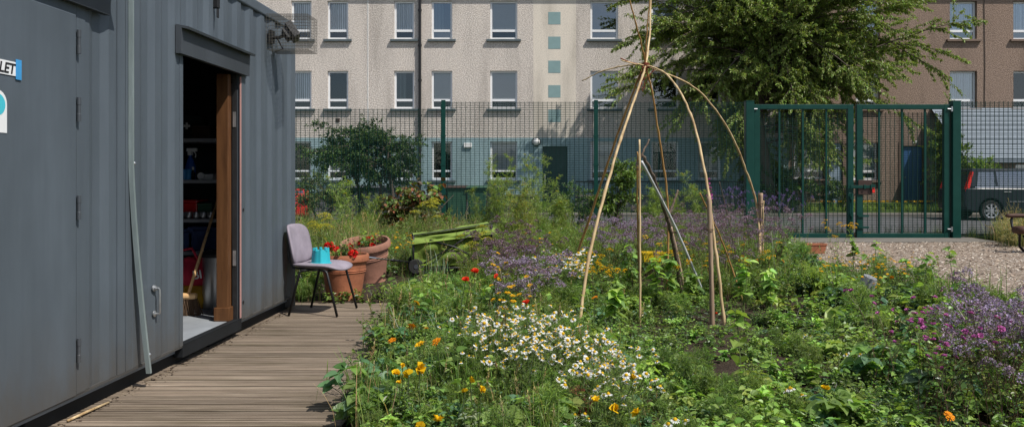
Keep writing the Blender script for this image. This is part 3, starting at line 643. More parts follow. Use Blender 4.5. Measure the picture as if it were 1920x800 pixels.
# ================================================================== CHAIR, CASTLE MOULD
ch = thing('chair', 'grey padded chair with black tube legs on the deck against the container', 'chair', (-2.13, 7.50, 0))
q = MB()
def slab(fn, nu, nv, thick):            # padded surface: fn(u,v) -> point, normal offset gives the back
    V = []
    P = [[Vector(fn(i / (nu - 1), k / (nv - 1))) for k in range(nv)] for i in range(nu)]
    top = []; bot = []
    for i in range(nu):
        for k in range(nv):
            du = P[min(i + 1, nu - 1)][k] - P[max(i - 1, 0)][k]; dv = P[i][min(k + 1, nv - 1)] - P[i][max(k - 1, 0)]
            nn = du.cross(dv).normalized(); u = i / (nu - 1) * 2 - 1; v = k / (nv - 1) * 2 - 1
            e = max(0, 1 - max(abs(u), abs(v)) ** 6)
            top.append(P[i][k] + nn * thick * (.25 + .75 * e) * .5); bot.append(P[i][k] - nn * thick * (.25 + .75 * e) * .5)
    V = [tuple(p) for p in top + bot]; n0 = nu * nv; Q = []
    for i in range(nu - 1):
        for k in range(nv - 1):
            a = i * nv + k; Q.append((a, a + nv, a + nv + 1, a + 1)); Q.append((n0 + a, n0 + a + 1, n0 + a + nv + 1, n0 + a + nv))
    edge = [(i, 0) for i in range(nu - 1)] + [(nu - 1, k) for k in range(nv - 1)] + [(i, nv - 1) for i in range(nu - 1, 0, -1)] + [(0, k) for k in range(nv - 1, 0, -1)]
    for (a, b_) in zip(edge, edge[1:] + edge[:1]):
        A = a[0] * nv + a[1]; B = b_[0] * nv + b_[1]; Q.append((A, B, n0 + B, n0 + A))
    return V, Q
def rr(u, v, hw, hh, p=5):              # square (u,v in -1..1) -> rounded rectangle
    k = (abs(u) ** p + abs(v) ** p) ** (1 / p); m_ = max(abs(u), abs(v), 1e-6)
    f = m_ / max(k, 1e-6) if k > 0 else 1
    return u * hw * f, v * hh * f
def seat_fn(u, v):
    a, b_ = rr(u * 2 - 1, v * 2 - 1, .23, .235)
    z = .44 + .02 * (b_ / .23) ** 2 - .035 * max(0, a / .23) ** 3 + .01 * max(0, -a / .23)
    return (a, b_, z)
def back_fn(u, v):
    a, b_ = rr(u * 2 - 1, v * 2 - 1, .185, .215, 4)
    zz = a + .185
    return (-.235 - .075 * (zz / .37) ** 1.15 + .05 * (b_ / .21) ** 2, b_, .455 + zz)
q = MB(); q.add(*slab(seat_fn, 18, 18, .05)); q.build('seat', M['chair'], ch, smooth=True, fixn=True)
q = MB(); q.add(*slab(back_fn, 18, 18, .045)); q.build('backrest', M['chair'], ch, smooth=True, fixn=True)
rt = .0115
for sy in (-1, 1):
    q = MB(); q.tube([(.235, sy * .245, .005), (.13, sy * .225, .395), (.11, sy * .22, .415), (.05, sy * .21, .42)], rt, 10); q.build('leg', M['black'], ch, smooth=True)
    q = MB(); q.tube([(-.225, sy * .245, .005), (-.13, sy * .225, .395), (-.11, sy * .22, .415), (-.05, sy * .21, .42)], rt, 10); q.build('leg', M['black'], ch, smooth=True)
q = MB()
for sx in (-.12, .12): q.tube([(sx, -.22, .408), (sx, .22, .408)], rt, 8)
for sy in (-1, 1): q.tube([(.05, sy * .21, .42), (-.05, sy * .21, .42)], rt, 8); q.tube([(-.1, sy * .15, .42), (-.23, sy * .15, .43), (-.262, sy * .15, .5), (-.275, sy * .15, .58)], .01, 8)
q.build('frame', M['black'], ch, smooth=True)
ch.rotation_euler.z = math.radians(-7)
cm = thing('sand_castle_mould', 'turquoise castle shaped sand bucket upside down on the chair seat', 'toy bucket', (-2.135, 7.44, .4615))
q = MB(); n = 64
def ring(rs, z):
    return [(rs * (1 + .13 * (max(0, math.cos(4 * a)) ** 3)) * math.cos(a), rs * (1 + .13 * (max(0, math.cos(4 * a)) ** 3)) * math.sin(a), z) for a in np.linspace(0, 2 * PI, n, endpoint=False)]
V = ring(.086, 0) + ring(.086, .012) + ring(.076, .014) + ring(.068, .125) + ring(.058, .126)
V += [(0, 0, .126)]
Q = [(i * n + k, i * n + (k + 1) % n, (i + 1) * n + (k + 1) % n, (i + 1) * n + k) for i in range(4) for k in range(n)]
q.add(V, Q, [(4 * n + k, 4 * n + (k + 1) % n, 5 * n) for k in range(n)])
for k in range(8):
    a = k * PI / 4 + PI / 8 * 0; 
    q.lathe([(.013, .12), (.013, .148), (.0, .148)], 10, (.062 * math.cos(a), .062 * math.sin(a), 0))
q.build('bucket', M['aqua'], cm, auto=50); cm.rotation_euler.z = .3

# ================================================================== POTS
def pot(name, label, loc, R, h, mat, mouths):
    t = thing(name, label, 'flower pot', loc)
    rb = R * .66
    pf = [(0, 0), (rb, 0), (rb + .01, .01)]
    for z in np.linspace(.04, h * .6, 6): pf.append((rb + (R * .9 - rb) * z / (h * .85), z))
    for zz in (.62, .66): 
        rz = rb + (R * .9 - rb) * zz * h / (h * .85); pf += [(rz, h * (zz - .012)), (rz + .008, h * zz), (rz + .002, h * (zz + .012))]
    pf += [(R * .9, h * .83), (R * .99, h * .85), (R, h * .88), (R * .99, h * .97), (R * .96, h), (R * .9, h * .995), (R * .86, h * .93), (R * .84, h * .8)]
    MB().lathe(pf, 48).build('pot_wall', mat, t, auto=50)
    MB().lathe([(R * .85, h * .84), (R * .5, h * .86), (0, h * .87)], 32).build('compost', M['soil'], t, smooth=True)
    return t
PF = Vector((-2.135, 8.28, 0)); PB = Vector((-2.18, 9.6, 0.02))
pot('flower_pot', 'terracotta pot of red geraniums right behind the chair', PF, .255, .475, M['terra'], 0)
pot('flower_pot', 'faded pinkish pot of red geraniums farther behind the chair', PB, .30, .50, M['terra2'], 0).rotation_euler = (.2, -.05, 0)

# ================================================================== WAGON
wg = thing('folding_wagon', 'lime green folding garden wagon with black frame tipped among the plants', 'wagon', (-1.28, 10.35, .06), math.radians(11))
L, W_, z0, z1 = .98, .5, .09, .46
def wp(x, y, z): return (x, y, z + .13 * (x / L + .5) * (z / z1) + .0)
q = MB()
def cloth(p00, p10, p11, p01, nu=18, nv=8, amp=.02, seed=0):
    r = np.random.RandomState(seed); ph = r.rand(4) * 6
    A, B, C_, D_ = map(Vector, (p00, p10, p11, p01)); nn = (B - A).cross(D_ - A).normalized(); V = []
    for i in range(nu):
        for k in range(nv):
            u, v = i / (nu - 1), k / (nv - 1); p = A.lerp(B, u).lerp(D_.lerp(C_, u), v)
            e = math.sin(PI * u) ** .4 * math.sin(PI * v) ** .5 if 0 < u < 1 and 0 < v < 1 else 0
            p = p + nn * amp * e * (math.sin(7 * u + 5 * v + ph[0]) + .6 * math.sin(13 * u - 9 * v + ph[1]) + .5 * math.sin(21 * u * v + ph[2])) - Vector((0, 0, .03)) * math.sin(PI * u) * v
            V.append(tuple(p))
    Q = [(i * nv + k, (i + 1) * nv + k, (i + 1) * nv + k + 1, i * nv + k + 1) for i in range(nu - 1) for k in range(nv - 1)]
    return V, Q
c = [wp(-L / 2, -W_ / 2, z0), wp(L / 2, -W_ / 2, z0), wp(L / 2, -W_ / 2, z1), wp(-L / 2, -W_ / 2, z1)]
b_ = [wp(-L / 2, W_ / 2, z0), wp(L / 2, W_ / 2, z0), wp(L / 2, W_ / 2, z1), wp(-L / 2, W_ / 2, z1)]
q.add(*cloth(*c, 30, 14, amp=.04, seed=1)); q.add(*cloth(b_[1], b_[0], b_[3], b_[2], 30, 14, amp=.035, seed=2))
q.add(*cloth(b_[0], c[0], c[3], b_[3], 8, 8, .02, 3)); q.add(*cloth(c[1], b_[1], b_[2], c[2], 8, 8, .02, 4)); q.add(*cloth(c[0], c[1], b_[1], b_[0], 10, 8, .01, 5))
o = q.build('canvas_tub', M['lime_shaded'], wg, smooth=True)
q = MB(); q.add(*cloth(wp(-L / 2 - .02, -W_ / 2 - .055, z1 - .085), wp(L * .56, -W_ / 2 - .06, z1 - .08), wp(L * .54, -W_ / 2 - .01, z1 + .012), wp(-L / 2 - .006, -W_ / 2 - .01, z1 + .012), 30, 9, .016, 7))
q.add(*cloth(wp(-L / 2, -W_ / 2 - .008, z1 + .014), wp(L / 2, -W_ / 2 - .008, z1 + .014), wp(L / 2, W_ / 2, z1 + .02), wp(-L / 2, W_ / 2, z1 + .02), 30, 12, .022, 8))
q.build('rim_flap', M['lime'], wg, smooth=True)
q = MB(); fr = .012; off = -.04
q.tube([wp(-L / 2, -W_ / 2 + off, z0 - .03), wp(L * .02, -W_ / 2 + off, .31), wp(L * .3, -W_ / 2 + off, z1 - .02)], fr, 8)
q.tube([wp(-L * .3, -W_ / 2 + off, z1 - .06), wp(L * .02, -W_ / 2 + off - .014, .29), wp(L / 2, -W_ / 2 + off, z0 - .03)], fr, 8)
for sx in (-1, 1):
    for sy in (-1, 1): q.tube([wp(sx * L / 2, sy * (W_ / 2 + .02), z0 - .04), wp(sx * L / 2, sy * (W_ / 2 + .02), z1 + .02)], fr, 8)
for sy in (-1, 1): q.tube([wp(-L / 2, sy * (W_ / 2 + .02), z0 - .03), wp(L / 2, sy * (W_ / 2 + .02), z0 - .03)], fr, 8)
q.tube([wp(-L / 2, -W_ / 2 - .02, z0 - .03), wp(-L / 2, W_ / 2 + .02, z0 - .03)], fr, 8)
q.tube([wp(-L / 2, -W_ / 2 - .02, z1 + .02), wp(-L / 2 + .02, -W_ / 2 - .022, z1 + .025), wp(L / 2, -W_ / 2 - .02, z1 + .025)], .008, 8)
q.build('frame', M['black'], wg, smooth=True)
for sx in (-1, 1):
    for sy in (-1, 1):
        wh = MB().lathe([(.03, -.02), (.085, -.022), (.095, -.012), (.095, .012), (.085, .022), (.03, .02)], 24, (sx * (L / 2 - .03), sy * (W_ / 2 + .03), .095), axis='Y').build('wheel', M['rubber'], wg, auto=40)
        MB().lathe([(0, -.024), (.028, -.024), (.032, 0), (.028, .024), (0, .024)], 16, (sx * (L / 2 - .03), sy * (W_ / 2 + .03), .095), axis='Y').build('hub', M['bin_grey'], wh, auto=40)
hp0 = Vector((-L / 2 - .02, -.1, .13)); bpy.context.view_layer.update(); hp1 = wg.matrix_world.inverted() @ Vector((-1.99, 8.6, .41))
hd = MB().tube([hp0, hp0.lerp(hp1, .45)], .013, 10).build('handle', M['black'], wg, smooth=True)
MB().tube([hp0.lerp(hp1, .44), hp1], .009, 10).build('telescopic_tube', M['chrome'], hd, smooth=True)
MB().tube([hp0.lerp(hp1, .42), hp0.lerp(hp1, .47)], .018, 10).build('clamp', M['black'], hd, smooth=True)

# ================================================================== SMALL GARDEN OBJECTS
gpot = thing('plastic_pot', 'small grey plastic pot tipped upside down over a stick in the bed', 'plant pot', gp(1622, 572, .02))
q = MB(); q.lathe([(.0, .125), (.058, .125), (.06, .118), (.074, .022), (.08, .02), (.08, 0), (.075, 0), (.072, .018), (.055, .115), (0, .118)], 28); q.build('pot_wall', M['greypot'], gpot, auto=40)
q = MB(); q.tube([(0, 0, -.06), (0, 0, .112)], .006, 6); q.build('stick', M['cane'], gpot)
gpot.location.z = .17; gpot.scale = (1.12, 1.12, 1.12); gpot.rotation_euler = (.25, .3, 0)
tr = thing('planter_trough', 'short terracotta coloured plastic trough at the edge of the woodchip', 'planter', (X_at(1524, 12.3), 12.25, .11), .08)
q = MB(); lw, dp, hh = .36, .17, .15
prof = [(.8, 0), (.92, .82), (1.0, .83), (1.0, 1.0), (.93, 1.0), (.86, .6), (.8, .6)]
V = []
for s_, z in prof:
    for (sx, sy) in ((-1, -1), (1, -1), (1, 1), (-1, 1)): V.append((sx * lw / 2 * s_, sy * dp / 2 * s_, z * hh))
Q = [(i * 4 + k, i * 4 + (k + 1) % 4, (i + 1) * 4 + (k + 1) % 4, (i + 1) * 4 + k) for i in range(len(prof) - 1) for k in range(4)]
q.add(V, Q, poly=[[3, 2, 1, 0]]); q.build('trough_wall', M['terra'], tr, bevel=.006)
q = MB(); q.span((-lw * .41, -dp * .41, .6 * hh), (lw * .41, dp * .41, .68 * hh)); q.build('compost', M['soil'], tr)
yc_ = thing('plastic_crate', 'yellow plastic crate half hidden behind the bean plants', 'crate', (X_at(1224, 9.9), 9.9, .14), .05)
q = MB(); lw, dp, hh = .34, .24, .19
prof = [(.86, 0), (.95, .8), (1.0, .81), (1.0, 1.0), (.95, 1.0), (.86, .06)]
V = []
for s_, z in prof:
    for (sx, sy) in ((-1, -1), (1, -1), (1, 1), (-1, 1)): V.append((sx * lw / 2 * s_, sy * dp / 2 * s_, z * hh))
Q = [(i * 4 + k, i * 4 + (k + 1) % 4, (i + 1) * 4 + (k + 1) % 4, (i + 1) * 4 + k) for i in range(len(prof) - 1) for k in range(4)]
q.add(V, Q, poly=[[3, 2, 1, 0], [20, 21, 22, 23]]); q.build('crate_wall', M['yellow'], yc_, bevel=.008)
for sx in (-1, 1):
    q = MB(); q.tube([(sx * lw * .5, -.05, hh * .9), (sx * lw * .54, -.045, hh * .86), (sx * lw * .54, .045, hh * .86), (sx * lw * .5, .05, hh * .9)], .009, 6); q.build('handle', M['yellow'], yc_)
yc_.location.z = .23; yc_.scale = (.82, .7, .62)
# perforated brick: holes are real
bk = thing('perforated_brick', 'red clay brick with round holes half buried among the daisies', 'brick', gp(1090, 768, .06), .12)
import bmesh
bl, bw, bh = .105, .21, .07
bm = bmesh.new(); bmesh.ops.create_cube(bm, size=1); 
for v in bm.verts: v.co = Vector((v.co.x * bl, v.co.y * bw, v.co.z * bh))
me = bpy.data.meshes.new('brick_body'); bm.to_mesh(me); bm.free(); me.materials.append(M['brick']); bo = bpy.data.objects.new('brick_body', me); COL.objects.link(bo); bo.parent = bk
cut = MB()
for i in range(3):
    for k in range(5): cut.lathe([(.0125, -.06), (.0125, .06)], 16, ((i - 1) * .031, (k - 2) * .038, 0), caps=True)
co = cut.build('cutter', M['brick'])
mod = bo.modifiers.new('holes', 'BOOLEAN'); mod.object = co; mod.operation = 'DIFFERENCE'; mod.solver = 'EXACT'
bpy.context.view_layer.update()
me2 = bpy.data.meshes.new_from_object(bo.evaluated_get(bpy.context.evaluated_depsgraph_get())); bo.modifiers.clear(); bo.data = me2
bpy.data.objects.remove(co)
bk.location = (X_at(1091, 4.0), 4.08, .12); bk.rotation_euler = (.2, -.1, .1)
q = MB(); q.tube([(-2.475, 4.10, .012), (-2.462, 4.26, .014), (-2.452, 4.44, .011)], [.007, .008, .006], 7); o = q.build('stick', M['bamboo'], None, smooth=True); tag(o, 'short pale stick lying on the deck by the container foot', 'stick')

# ================================================================== CANES AND STAKES
def pole(name, label, pts, r0, r1, mat, cat='cane', group=None, wob=.006, knots=True, seed=0, sides=8):
    r = np.random.RandomState(seed); P = [Vector(p) for p in pts]
    out = []
    n = 9
    for i in range(len(P) - 1):                       # Catmull-Rom through the given points
        p0 = P[max(i - 1, 0)]; p1 = P[i]; p2 = P[i + 1]; p3 = P[min(i + 2, len(P) - 1)]
        for k in range(n):
            t = k / n
            out.append(.5 * ((2 * p1) + (p2 - p0) * t + (2 * p0 - 5 * p1 + 4 * p2 - p3) * t * t + (3 * p1 - p0 - 3 * p2 + p3) * t ** 3))
    out.append(P[-1]); m_ = len(out); rad = []
    for i in range(m_):
        t = i / (m_ - 1); out[i] = out[i] + Vector(r.normal(0, wob * .35, 3)); rad.append((r0 + (r1 - r0) * t) * (1 + (.22 if knots and i % 6 == 3 else 0) + r.normal(0, .03)))
    q = MB(); q.tube(out, rad, sides)
    o = q.build(name, mat, None, smooth=True); return tag(o, label, cat, group)
KY = 7.7
K = Vector((X_at(1210, KY), KY, Z_at(123, KY)))
def at(px, py, Y): return Vector((X_at(px, Y), Y, Z_at(py, Y)))
def base(px, py): p = gp(px, py, .0); p.z = -.08; return p
GW = 'willow rods of the tall wigwam'
pole('willow_rod', 'thick pale rod at the front left of the tall wigwam', [base(1083, 622), at(1105, 480, 6.75), at(1150, 305, 7.1), at(1190, 185, 7.5), K + Vector((.0, -.02, 0)), at(1219, 40, 7.95), at(1219, -60, 8.1)], .0145, .008, M['bamboo'], 'rod', GW, seed=1, wob=.005)
pole('willow_rod', 'darker rod leaning just behind the pale front left rod', [base(1053, 545), at(1100, 425, 8.6), at(1152, 270, 8.2), at(1196, 150, 7.85), K, at(1192, 45, 7.4), at(1170, -40, 7.2)], .014, .006, M['cane'], 'rod', GW, seed=2, wob=.005)
pole('willow_rod', 'brown rod standing at the back of the tall wigwam in the middle', [base(1250, 558), at(1253, 400, 8.3), at(1241, 290, 8.1), at(1222, 170, 7.85), K + Vector((.01, .02, 0)), at(1213, 60, 7.6), at(1222, -40, 7.5)], .0125, .0055, M['cane'], 'rod', GW, seed=3, wob=.005)
pole('willow_rod', 'pale arching rod bending down beside the sawn lath', [base(1361, 612), at(1343, 480, 6.8), at(1323, 330, 6.95), at(1295, 215, 7.2), at(1255, 145, 7.5), K + Vector((.0, -.01, .0)), at(1170, 124, 7.9), at(1128, 134, 8.0), at(1092, 152, 8.1)], .014, .005, M['bamboo'], 'rod', GW, seed=4, wob=.005)
pole('willow_rod', 'long arching rod reaching farthest right to the short stake', [base(1426, 545), at(1421, 400, 9.35), at(1395, 310, 9.1), at(1358, 230, 8.7), at(1300, 163, 8.2), K + Vector((.01, .0, -.01)), at(1190, 120, 7.6), at(1165, 113, 7.5)], .015, .005, M['bamboo'], 'rod', GW, seed=5, wob=.005)
# twine binding at the top of the wigwam
q = MB(); r = np.random.RandomState(3)
pts = [K + Vector((.034 * math.cos(a) + r.normal(0, .003), .034 * math.sin(a) + r.normal(0, .003), .02 * math.sin(a * .37))) for a in np.linspace(0, 12 * PI, 90)]
q.tube(pts, .006, 5)
for k in range(9): q.tube([K, K + Vector((r.normal(0, .06), r.normal(0, .05), -.03)), K + Vector((r.normal(0, .10), r.normal(0, .07), -.08 - r.rand() * .2))], .004, 5)
q.tube([K, K + Vector((-.15, 0, .03)), K + Vector((-.24, 0, .07))], .006, 5)
tag(q.build('twine_binding', M['twine'], None), 'red brown twine binding the tops of the wigwam rods', 'twine')
GS = 'short canes and stakes of the inner frame'
pole('wooden_stake', 'square sawn lath upright beside the pale arching rod', [base(1336, 612), at(1333, 490, 6.75), at(1329, 368, 6.75)], .021, .019, M['lath'], 'stake', GS, .002, False, 6, 4)
pole('bamboo_cane', 'upright pale cane of the inner frame, left of the steel tube', [base(1200, 612), at(1200, 440, 6.78), at(1199, 262, 6.8)], .010, .008, M['bamboo'], 'cane', GS, .003, True, 7)
pole('bamboo_cane', 'rough brown cane tied close behind the upright pale cane', [base(1200, 560), at(1196, 420, 7.5), at(1195, 285, 7.1)], .010, .007, M['cane'], 'cane', GS, .006, True, 8)
pole('steel_tube', 'slanting galvanised steel tube leaning on the upright cane', [base(1330, 562), at(1268, 430, 7.6), at(1203, 303, 6.85)], .0125, .0125, M['tubegrey'], 'tube', GS, .001, False, 9)
pole('branch_pole', 'dark knotty branch leaning beside the steel tube', [base(1284, 568), at(1264, 465, 7.8), at(1245, 390, 7.5), at(1226, 335, 7.2), at(1204, 290, 6.85)], .022, .012, M['branch'], 'branch', GS, .012, True, 10)
pole('branch_pole', 'short dark side branch forking up right of the steel tube', [at(1252, 408, 7.55), at(1261, 385, 7.6), at(1271, 357, 7.65)], .013, .009, M['branch'], 'branch', GS, .006, True, 11)
pole('branch_pole', 'short dark twig crossing the top of the upright cane', [at(1193, 312, 6.85), at(1204, 290, 6.85), at(1217, 262, 6.9)], .010, .007, M['branch'], 'branch', GS, .006, True, 12)
pole('wooden_stake', 'pale sawn lath standing behind the knotty branch', [base(1289, 565), at(1274, 495, 8.1), at(1258, 425, 8.0)], .014, .013, M['lath'], 'stake', GS, .002, False, 13, 4)
pole('bamboo_cane', 'brown cane leaning left from the far side of the right stake', [base(1400, 568), at(1356, 458, 7.9), at(1312, 362, 7.2)], .009, .007, M['cane'], 'cane', GS, .004, True, 14)
pole('bamboo_cane', 'thin grey cane leaning left between the lath and the right stake', [base(1392, 535), at(1370, 430, 9.2), at(1349, 341, 9.0)], .006, .004, M['branch'], 'cane', GS, .003, False, 15)
pole('wooden_stake', 'stout weathered stake tied to the far right rod', [base(1425, 536), at(1425, 450, 9.35), at(1426, 362, 9.33)], .030, .028, M['lath'], 'stake', GS, .002, False, 16, 4)
pole('bamboo_cane', 'thin pale cane crossing the stout right stake', [base(1412, 545), at(1424, 455, 9.28), at(1432, 376, 9.28)], .008, .007, M['bamboo'], 'cane', GS, .003, True, 17)
pole('bamboo_cane', 'straight pale cane right of the stout stake', [base(1431, 540), at(1431, 460, 9.3), at(1431, 388, 9.28)], .007, .007, M['bamboo'], 'cane', GS, .002, True, 18)
q = MB()
for p_, rr_ in ((at(1425, 382, 9.33), .042), (at(1330, 430, 6.75), .035), (at(1199, 318, 6.82), .03), (at(1267, 435, 7.65), .036)):
    q = MB(); q.tube([p_ + Vector((rr_ * math.cos(a), rr_ * math.sin(a), .006 * math.sin(a * .5))) for a in np.linspace(0, 6 * PI, 40)], .003, 5)
    tag(q.build('string_tie', M['bristle'], None), {.042: 'string tie round the stout right stake', .035: 'string tie round the square lath', .03: 'string tie at the top of the upright cane', .036: 'string tie round the knotty branch'}[rr_], 'string')
# ================================================================== FENCE AND GATE
FY = 16.6
def mesh_wires(mb, x0, x1, z0, z1, y=FY, dx=.094, dz=.0368, rv=.0046, rh=.0048):
    for x in np.arange(x0 + dx * .4, x1, dx): mb.span((x - rv, y - rv, z0), (x + rv, y + rv, z1))
    for z in np.arange(z0 + .01, z1 + .001, dz): mb.span((x0, y + rv, z - rh), (x1, y + rv + 2 * rh, z + rh))
def fence_panel(px0, px1, ztop, label):
    x0, x1 = X_at(px0, FY), X_at(px1, FY)
    t = thing('mesh_fence', label, 'fence', ((x0 + x1) / 2, FY, 0), 0, 'green mesh fence panels')
    q = MB(); mesh_wires(q, x0 + .01, x1 - .01, .06, ztop)
    o = q.build('wire_mesh', M['wire'], t); o.location = (-(x0 + x1) / 2, -FY, 0)
def fence_post(px, ztop, label, w=.085):
    x = X_at(px, FY); t = thing('fence_post', label, 'fence post', (x, FY - .06, 0), 0, 'green fence posts')
    q = MB(); q.span((-w / 2, -.03, -.05), (w / 2, .035, ztop)); q.build('post', M['green'], t, bevel=.006)
    q = MB()
    for z in np.linspace(.35, ztop - .15, 5): q.span((-w / 2 - .012, -.034, z - .02), (w / 2 + .012, -.0305, z + .02))
    q.build('clamp_bar', M['green'], t)
ZF = Z_at(191, FY); ZL = Z_at(204, FY)
fence_panel(500, 829, ZL, 'lower green mesh fence panel next to the container')
fence_panel(835, 1113, ZF, 'green mesh fence panel in front of the building lamp and dark door')
fence_panel(1120, 1396, ZF, 'green mesh fence panel behind the willow wigwam')
fence_panel(1801, 2010, ZF + .01, 'green mesh fence panel in front of the dark car')
fence_post(832, ZF + .03, 'green fence post standing near the wheelie bins')
fence_post(1117, ZF + .03, 'green fence post between the dark door and the wigwam')
fence_post(2013, ZF + .03, 'green fence post right of the dark car')
fence_post(497, ZF, 'green fence post hidden by the container')
def gate_post(px, w, label):
    x = X_at(px, FY); t = thing('gate_post', label, 'gate post', (x, FY, 0), 0, 'green gate posts')
    MB().span((-w / 2, -.1, -.1), (w / 2, .1, Z_at(192, FY) + .015)).build('post', M['green'], t, bevel=.008)
    q = MB(); q.span((-w / 2 - .004, -.104, Z_at(192, FY) + .016), (w / 2 + .004, .104, Z_at(192, FY) + .028)); q.build('cap', M['green'], t)
    return t
gpl = gate_post(1404.5, .17, 'stout green post on the wigwam side of the double gate')
gpr = gate_post(1790, .17, 'stout green post on the car side of the double gate')
def gate_leaf(px0, px1, bars, label, hinge_left):
    x0, x1 = X_at(px0, FY), X_at(px1, FY); zb, zt = Z_at(447, FY), Z_at(196, FY); w = .12
    t = thing('gate_leaf', label, 'gate', (x0 if hinge_left else x1, FY, 0), 0, 'leaves of the green double gate'); ox = -t.location.x; oy = -FY
    def B(q, n, mt, **k): o = q.build(n, mt, t, **k); o.location = (ox, oy, 0); return o
    q = MB(); q.span((x0, FY - .05, zb), (x0 + w, FY + .05, zt)); q.span((x1 - w, FY - .05, zb), (x1, FY + .05, zt))
    q.span((x0 + w, FY - .048, zt - .10), (x1 - w, FY + .048, zt - .002)); q.span((x0 + w, FY - .048, zb + .002), (x1 - w, FY + .048, zb + .11)); B(q, 'frame', M['green'], bevel=.006)
    for b in bars:
        x = X_at(b, FY); q = MB(); q.span((x - .019, FY - .02, zb + .11), (x + .019, FY + .02, zt - .10)); B(q, 'bar', M['green'], bevel=.004)
    q = MB(); mesh_wires(q, x0 + w, x1 - w, zb + .12, zt - .16, FY + .032); B(q, 'wire_mesh', M['wire'])
    hx = x0 - .03 if hinge_left else x1 + .03
    for z in (zt - .10, zb + .2):
        q = MB(); q.tube([(hx - .09, FY - .07, z), (hx + .09, FY - .07, z)], .014, 8); q.tube([(hx, FY - .07, z - .05), (hx, FY - .07, z + .05)], .026, 10); B(q, 'hinge', M['zinc'])
    return t, B, x0, x1, zb, zt
gl, B1, a0, a1, zb, zt = gate_leaf(1413, 1599, (1461, 1505, 1549), 'green gate leaf nearer the wigwam with three upright bars', True)
q = MB(); q.tube([(a1 - .05, FY - .085, .0), (a1 - .05, FY - .085, .95), (a1 - .12, FY - .085, .95)], .014, 8)
for z in (.12, .5, .85): q.span((a1 - .08, FY - .095, z - .02), (a1 - .02, FY - .051, z + .02))
B1(q, 'drop_bolt', M['green'])
gr, B2, b0, b1, zb, zt = gate_leaf(1605, 1779, (1648, 1691, 1734), 'green gate leaf nearer the car with the lock box', False)
zl = Z_at(350, FY)
q = MB(); q.span((b0 + .02, FY - .075, zl - .16), (b0 + .3, FY - .052, zl + .14)); B2(q, 'lock_box', M['bin_brown'], bevel=.006)
q = MB(); q.span((b0 - .14, FY - .10, zl - .03), (b0 + .34, FY - .076, zl + .03)); q.span((b0 + .26, FY - .115, zl - .05), (b0 + .36, FY - .101, zl + .05)); q.span((b0 + .12, FY - .115, zl - .045), (b0 + .16, FY - .101, zl + .045)); B2(q, 'slide_bolt', M['green'], bevel=.004)
q = MB(); q.span((b0 + .29, FY - .13, zl - .12), (b0 + .34, FY - .116, zl - .06)); q.tube([(b0 + .295, FY - .123, zl - .06), (b0 + .3, FY - .123, zl - .02), (b0 + .33, FY - .123, zl - .02), (b0 + .335, FY - .123, zl - .06)], .006, 6); B2(q, 'padlock', M['tail'], bevel=.003)
for z in (.25, .48): 
    q = MB(); q.span((b0 + .02, FY - .075, z - .02), (b0 + .24, FY - .051, z + .02)); B2(q, 'bracket', M['green'])
for px, nm in ((1616, 'pale timber offcut under the gate leaf near its lock box'), (1752, 'pale timber offcut under the gate leaf near the car')):
    x = X_at(px, 16.9); q = MB(); q.span((x - .16, 16.80, .036), (x + .16, 16.93, .12)); tag(q.build('timber_offcut', M['bamboo'], None, bevel=.008), nm, 'timber')

# ================================================================== BUILDINGS
BY = 31.0; S_ = F / BY
bx = lambda px: (px - CX) / S_
bz = lambda py: H - (py - CY) / S_
def facade(mb, x0, x1, z0, z1, ops, y, mat, rev=.13, room=.55):
    """wall sheet with real openings, reveals and a dark room box behind each"""
    xs = sorted({x0, x1, *[v for o in ops for v in o[:2] if x0 < v < x1]}); zs_ = sorted({z0, z1, *[v for o in ops for v in o[2:4] if z0 < v < z1]})
    for a, b in zip(xs, xs[1:]):
        for c, d in zip(zs_, zs_[1:]):
            mx, mz = (a + b) / 2, (c + d) / 2
            if any(o[0] < mx < o[1] and o[2] < mz < o[3] for o in ops): continue
            mb.add([(a, y, c), (b, y, c), (b, y, d), (a, y, d)], [(0, 1, 2, 3)], mat=mat)
    for o in ops:
        a, b, c, d = o[:4]
        if not (x0 < (a + b) / 2 < x1 and z0 < (c + d) / 2 < z1): continue
        ring = [(a, c), (b, c), (b, d), (a, d)]
        V = [(p[0], yy, p[1]) for yy in (y, y + rev) for p in ring]
        mb.add(V, [(i, 4 + i, 4 + (i + 1) % 4, (i + 1) % 4) for i in range(4)], mat=mat)
        V = [(p[0], yy, p[1]) for yy in (y + rev, y + room) for p in ring]
        mb.add(V, [(i, 4 + i, 4 + (i + 1) % 4, (i + 1) % 4) for i in range(4)] + [(4, 7, 6, 5)], mat=len(WALLM) - 1)
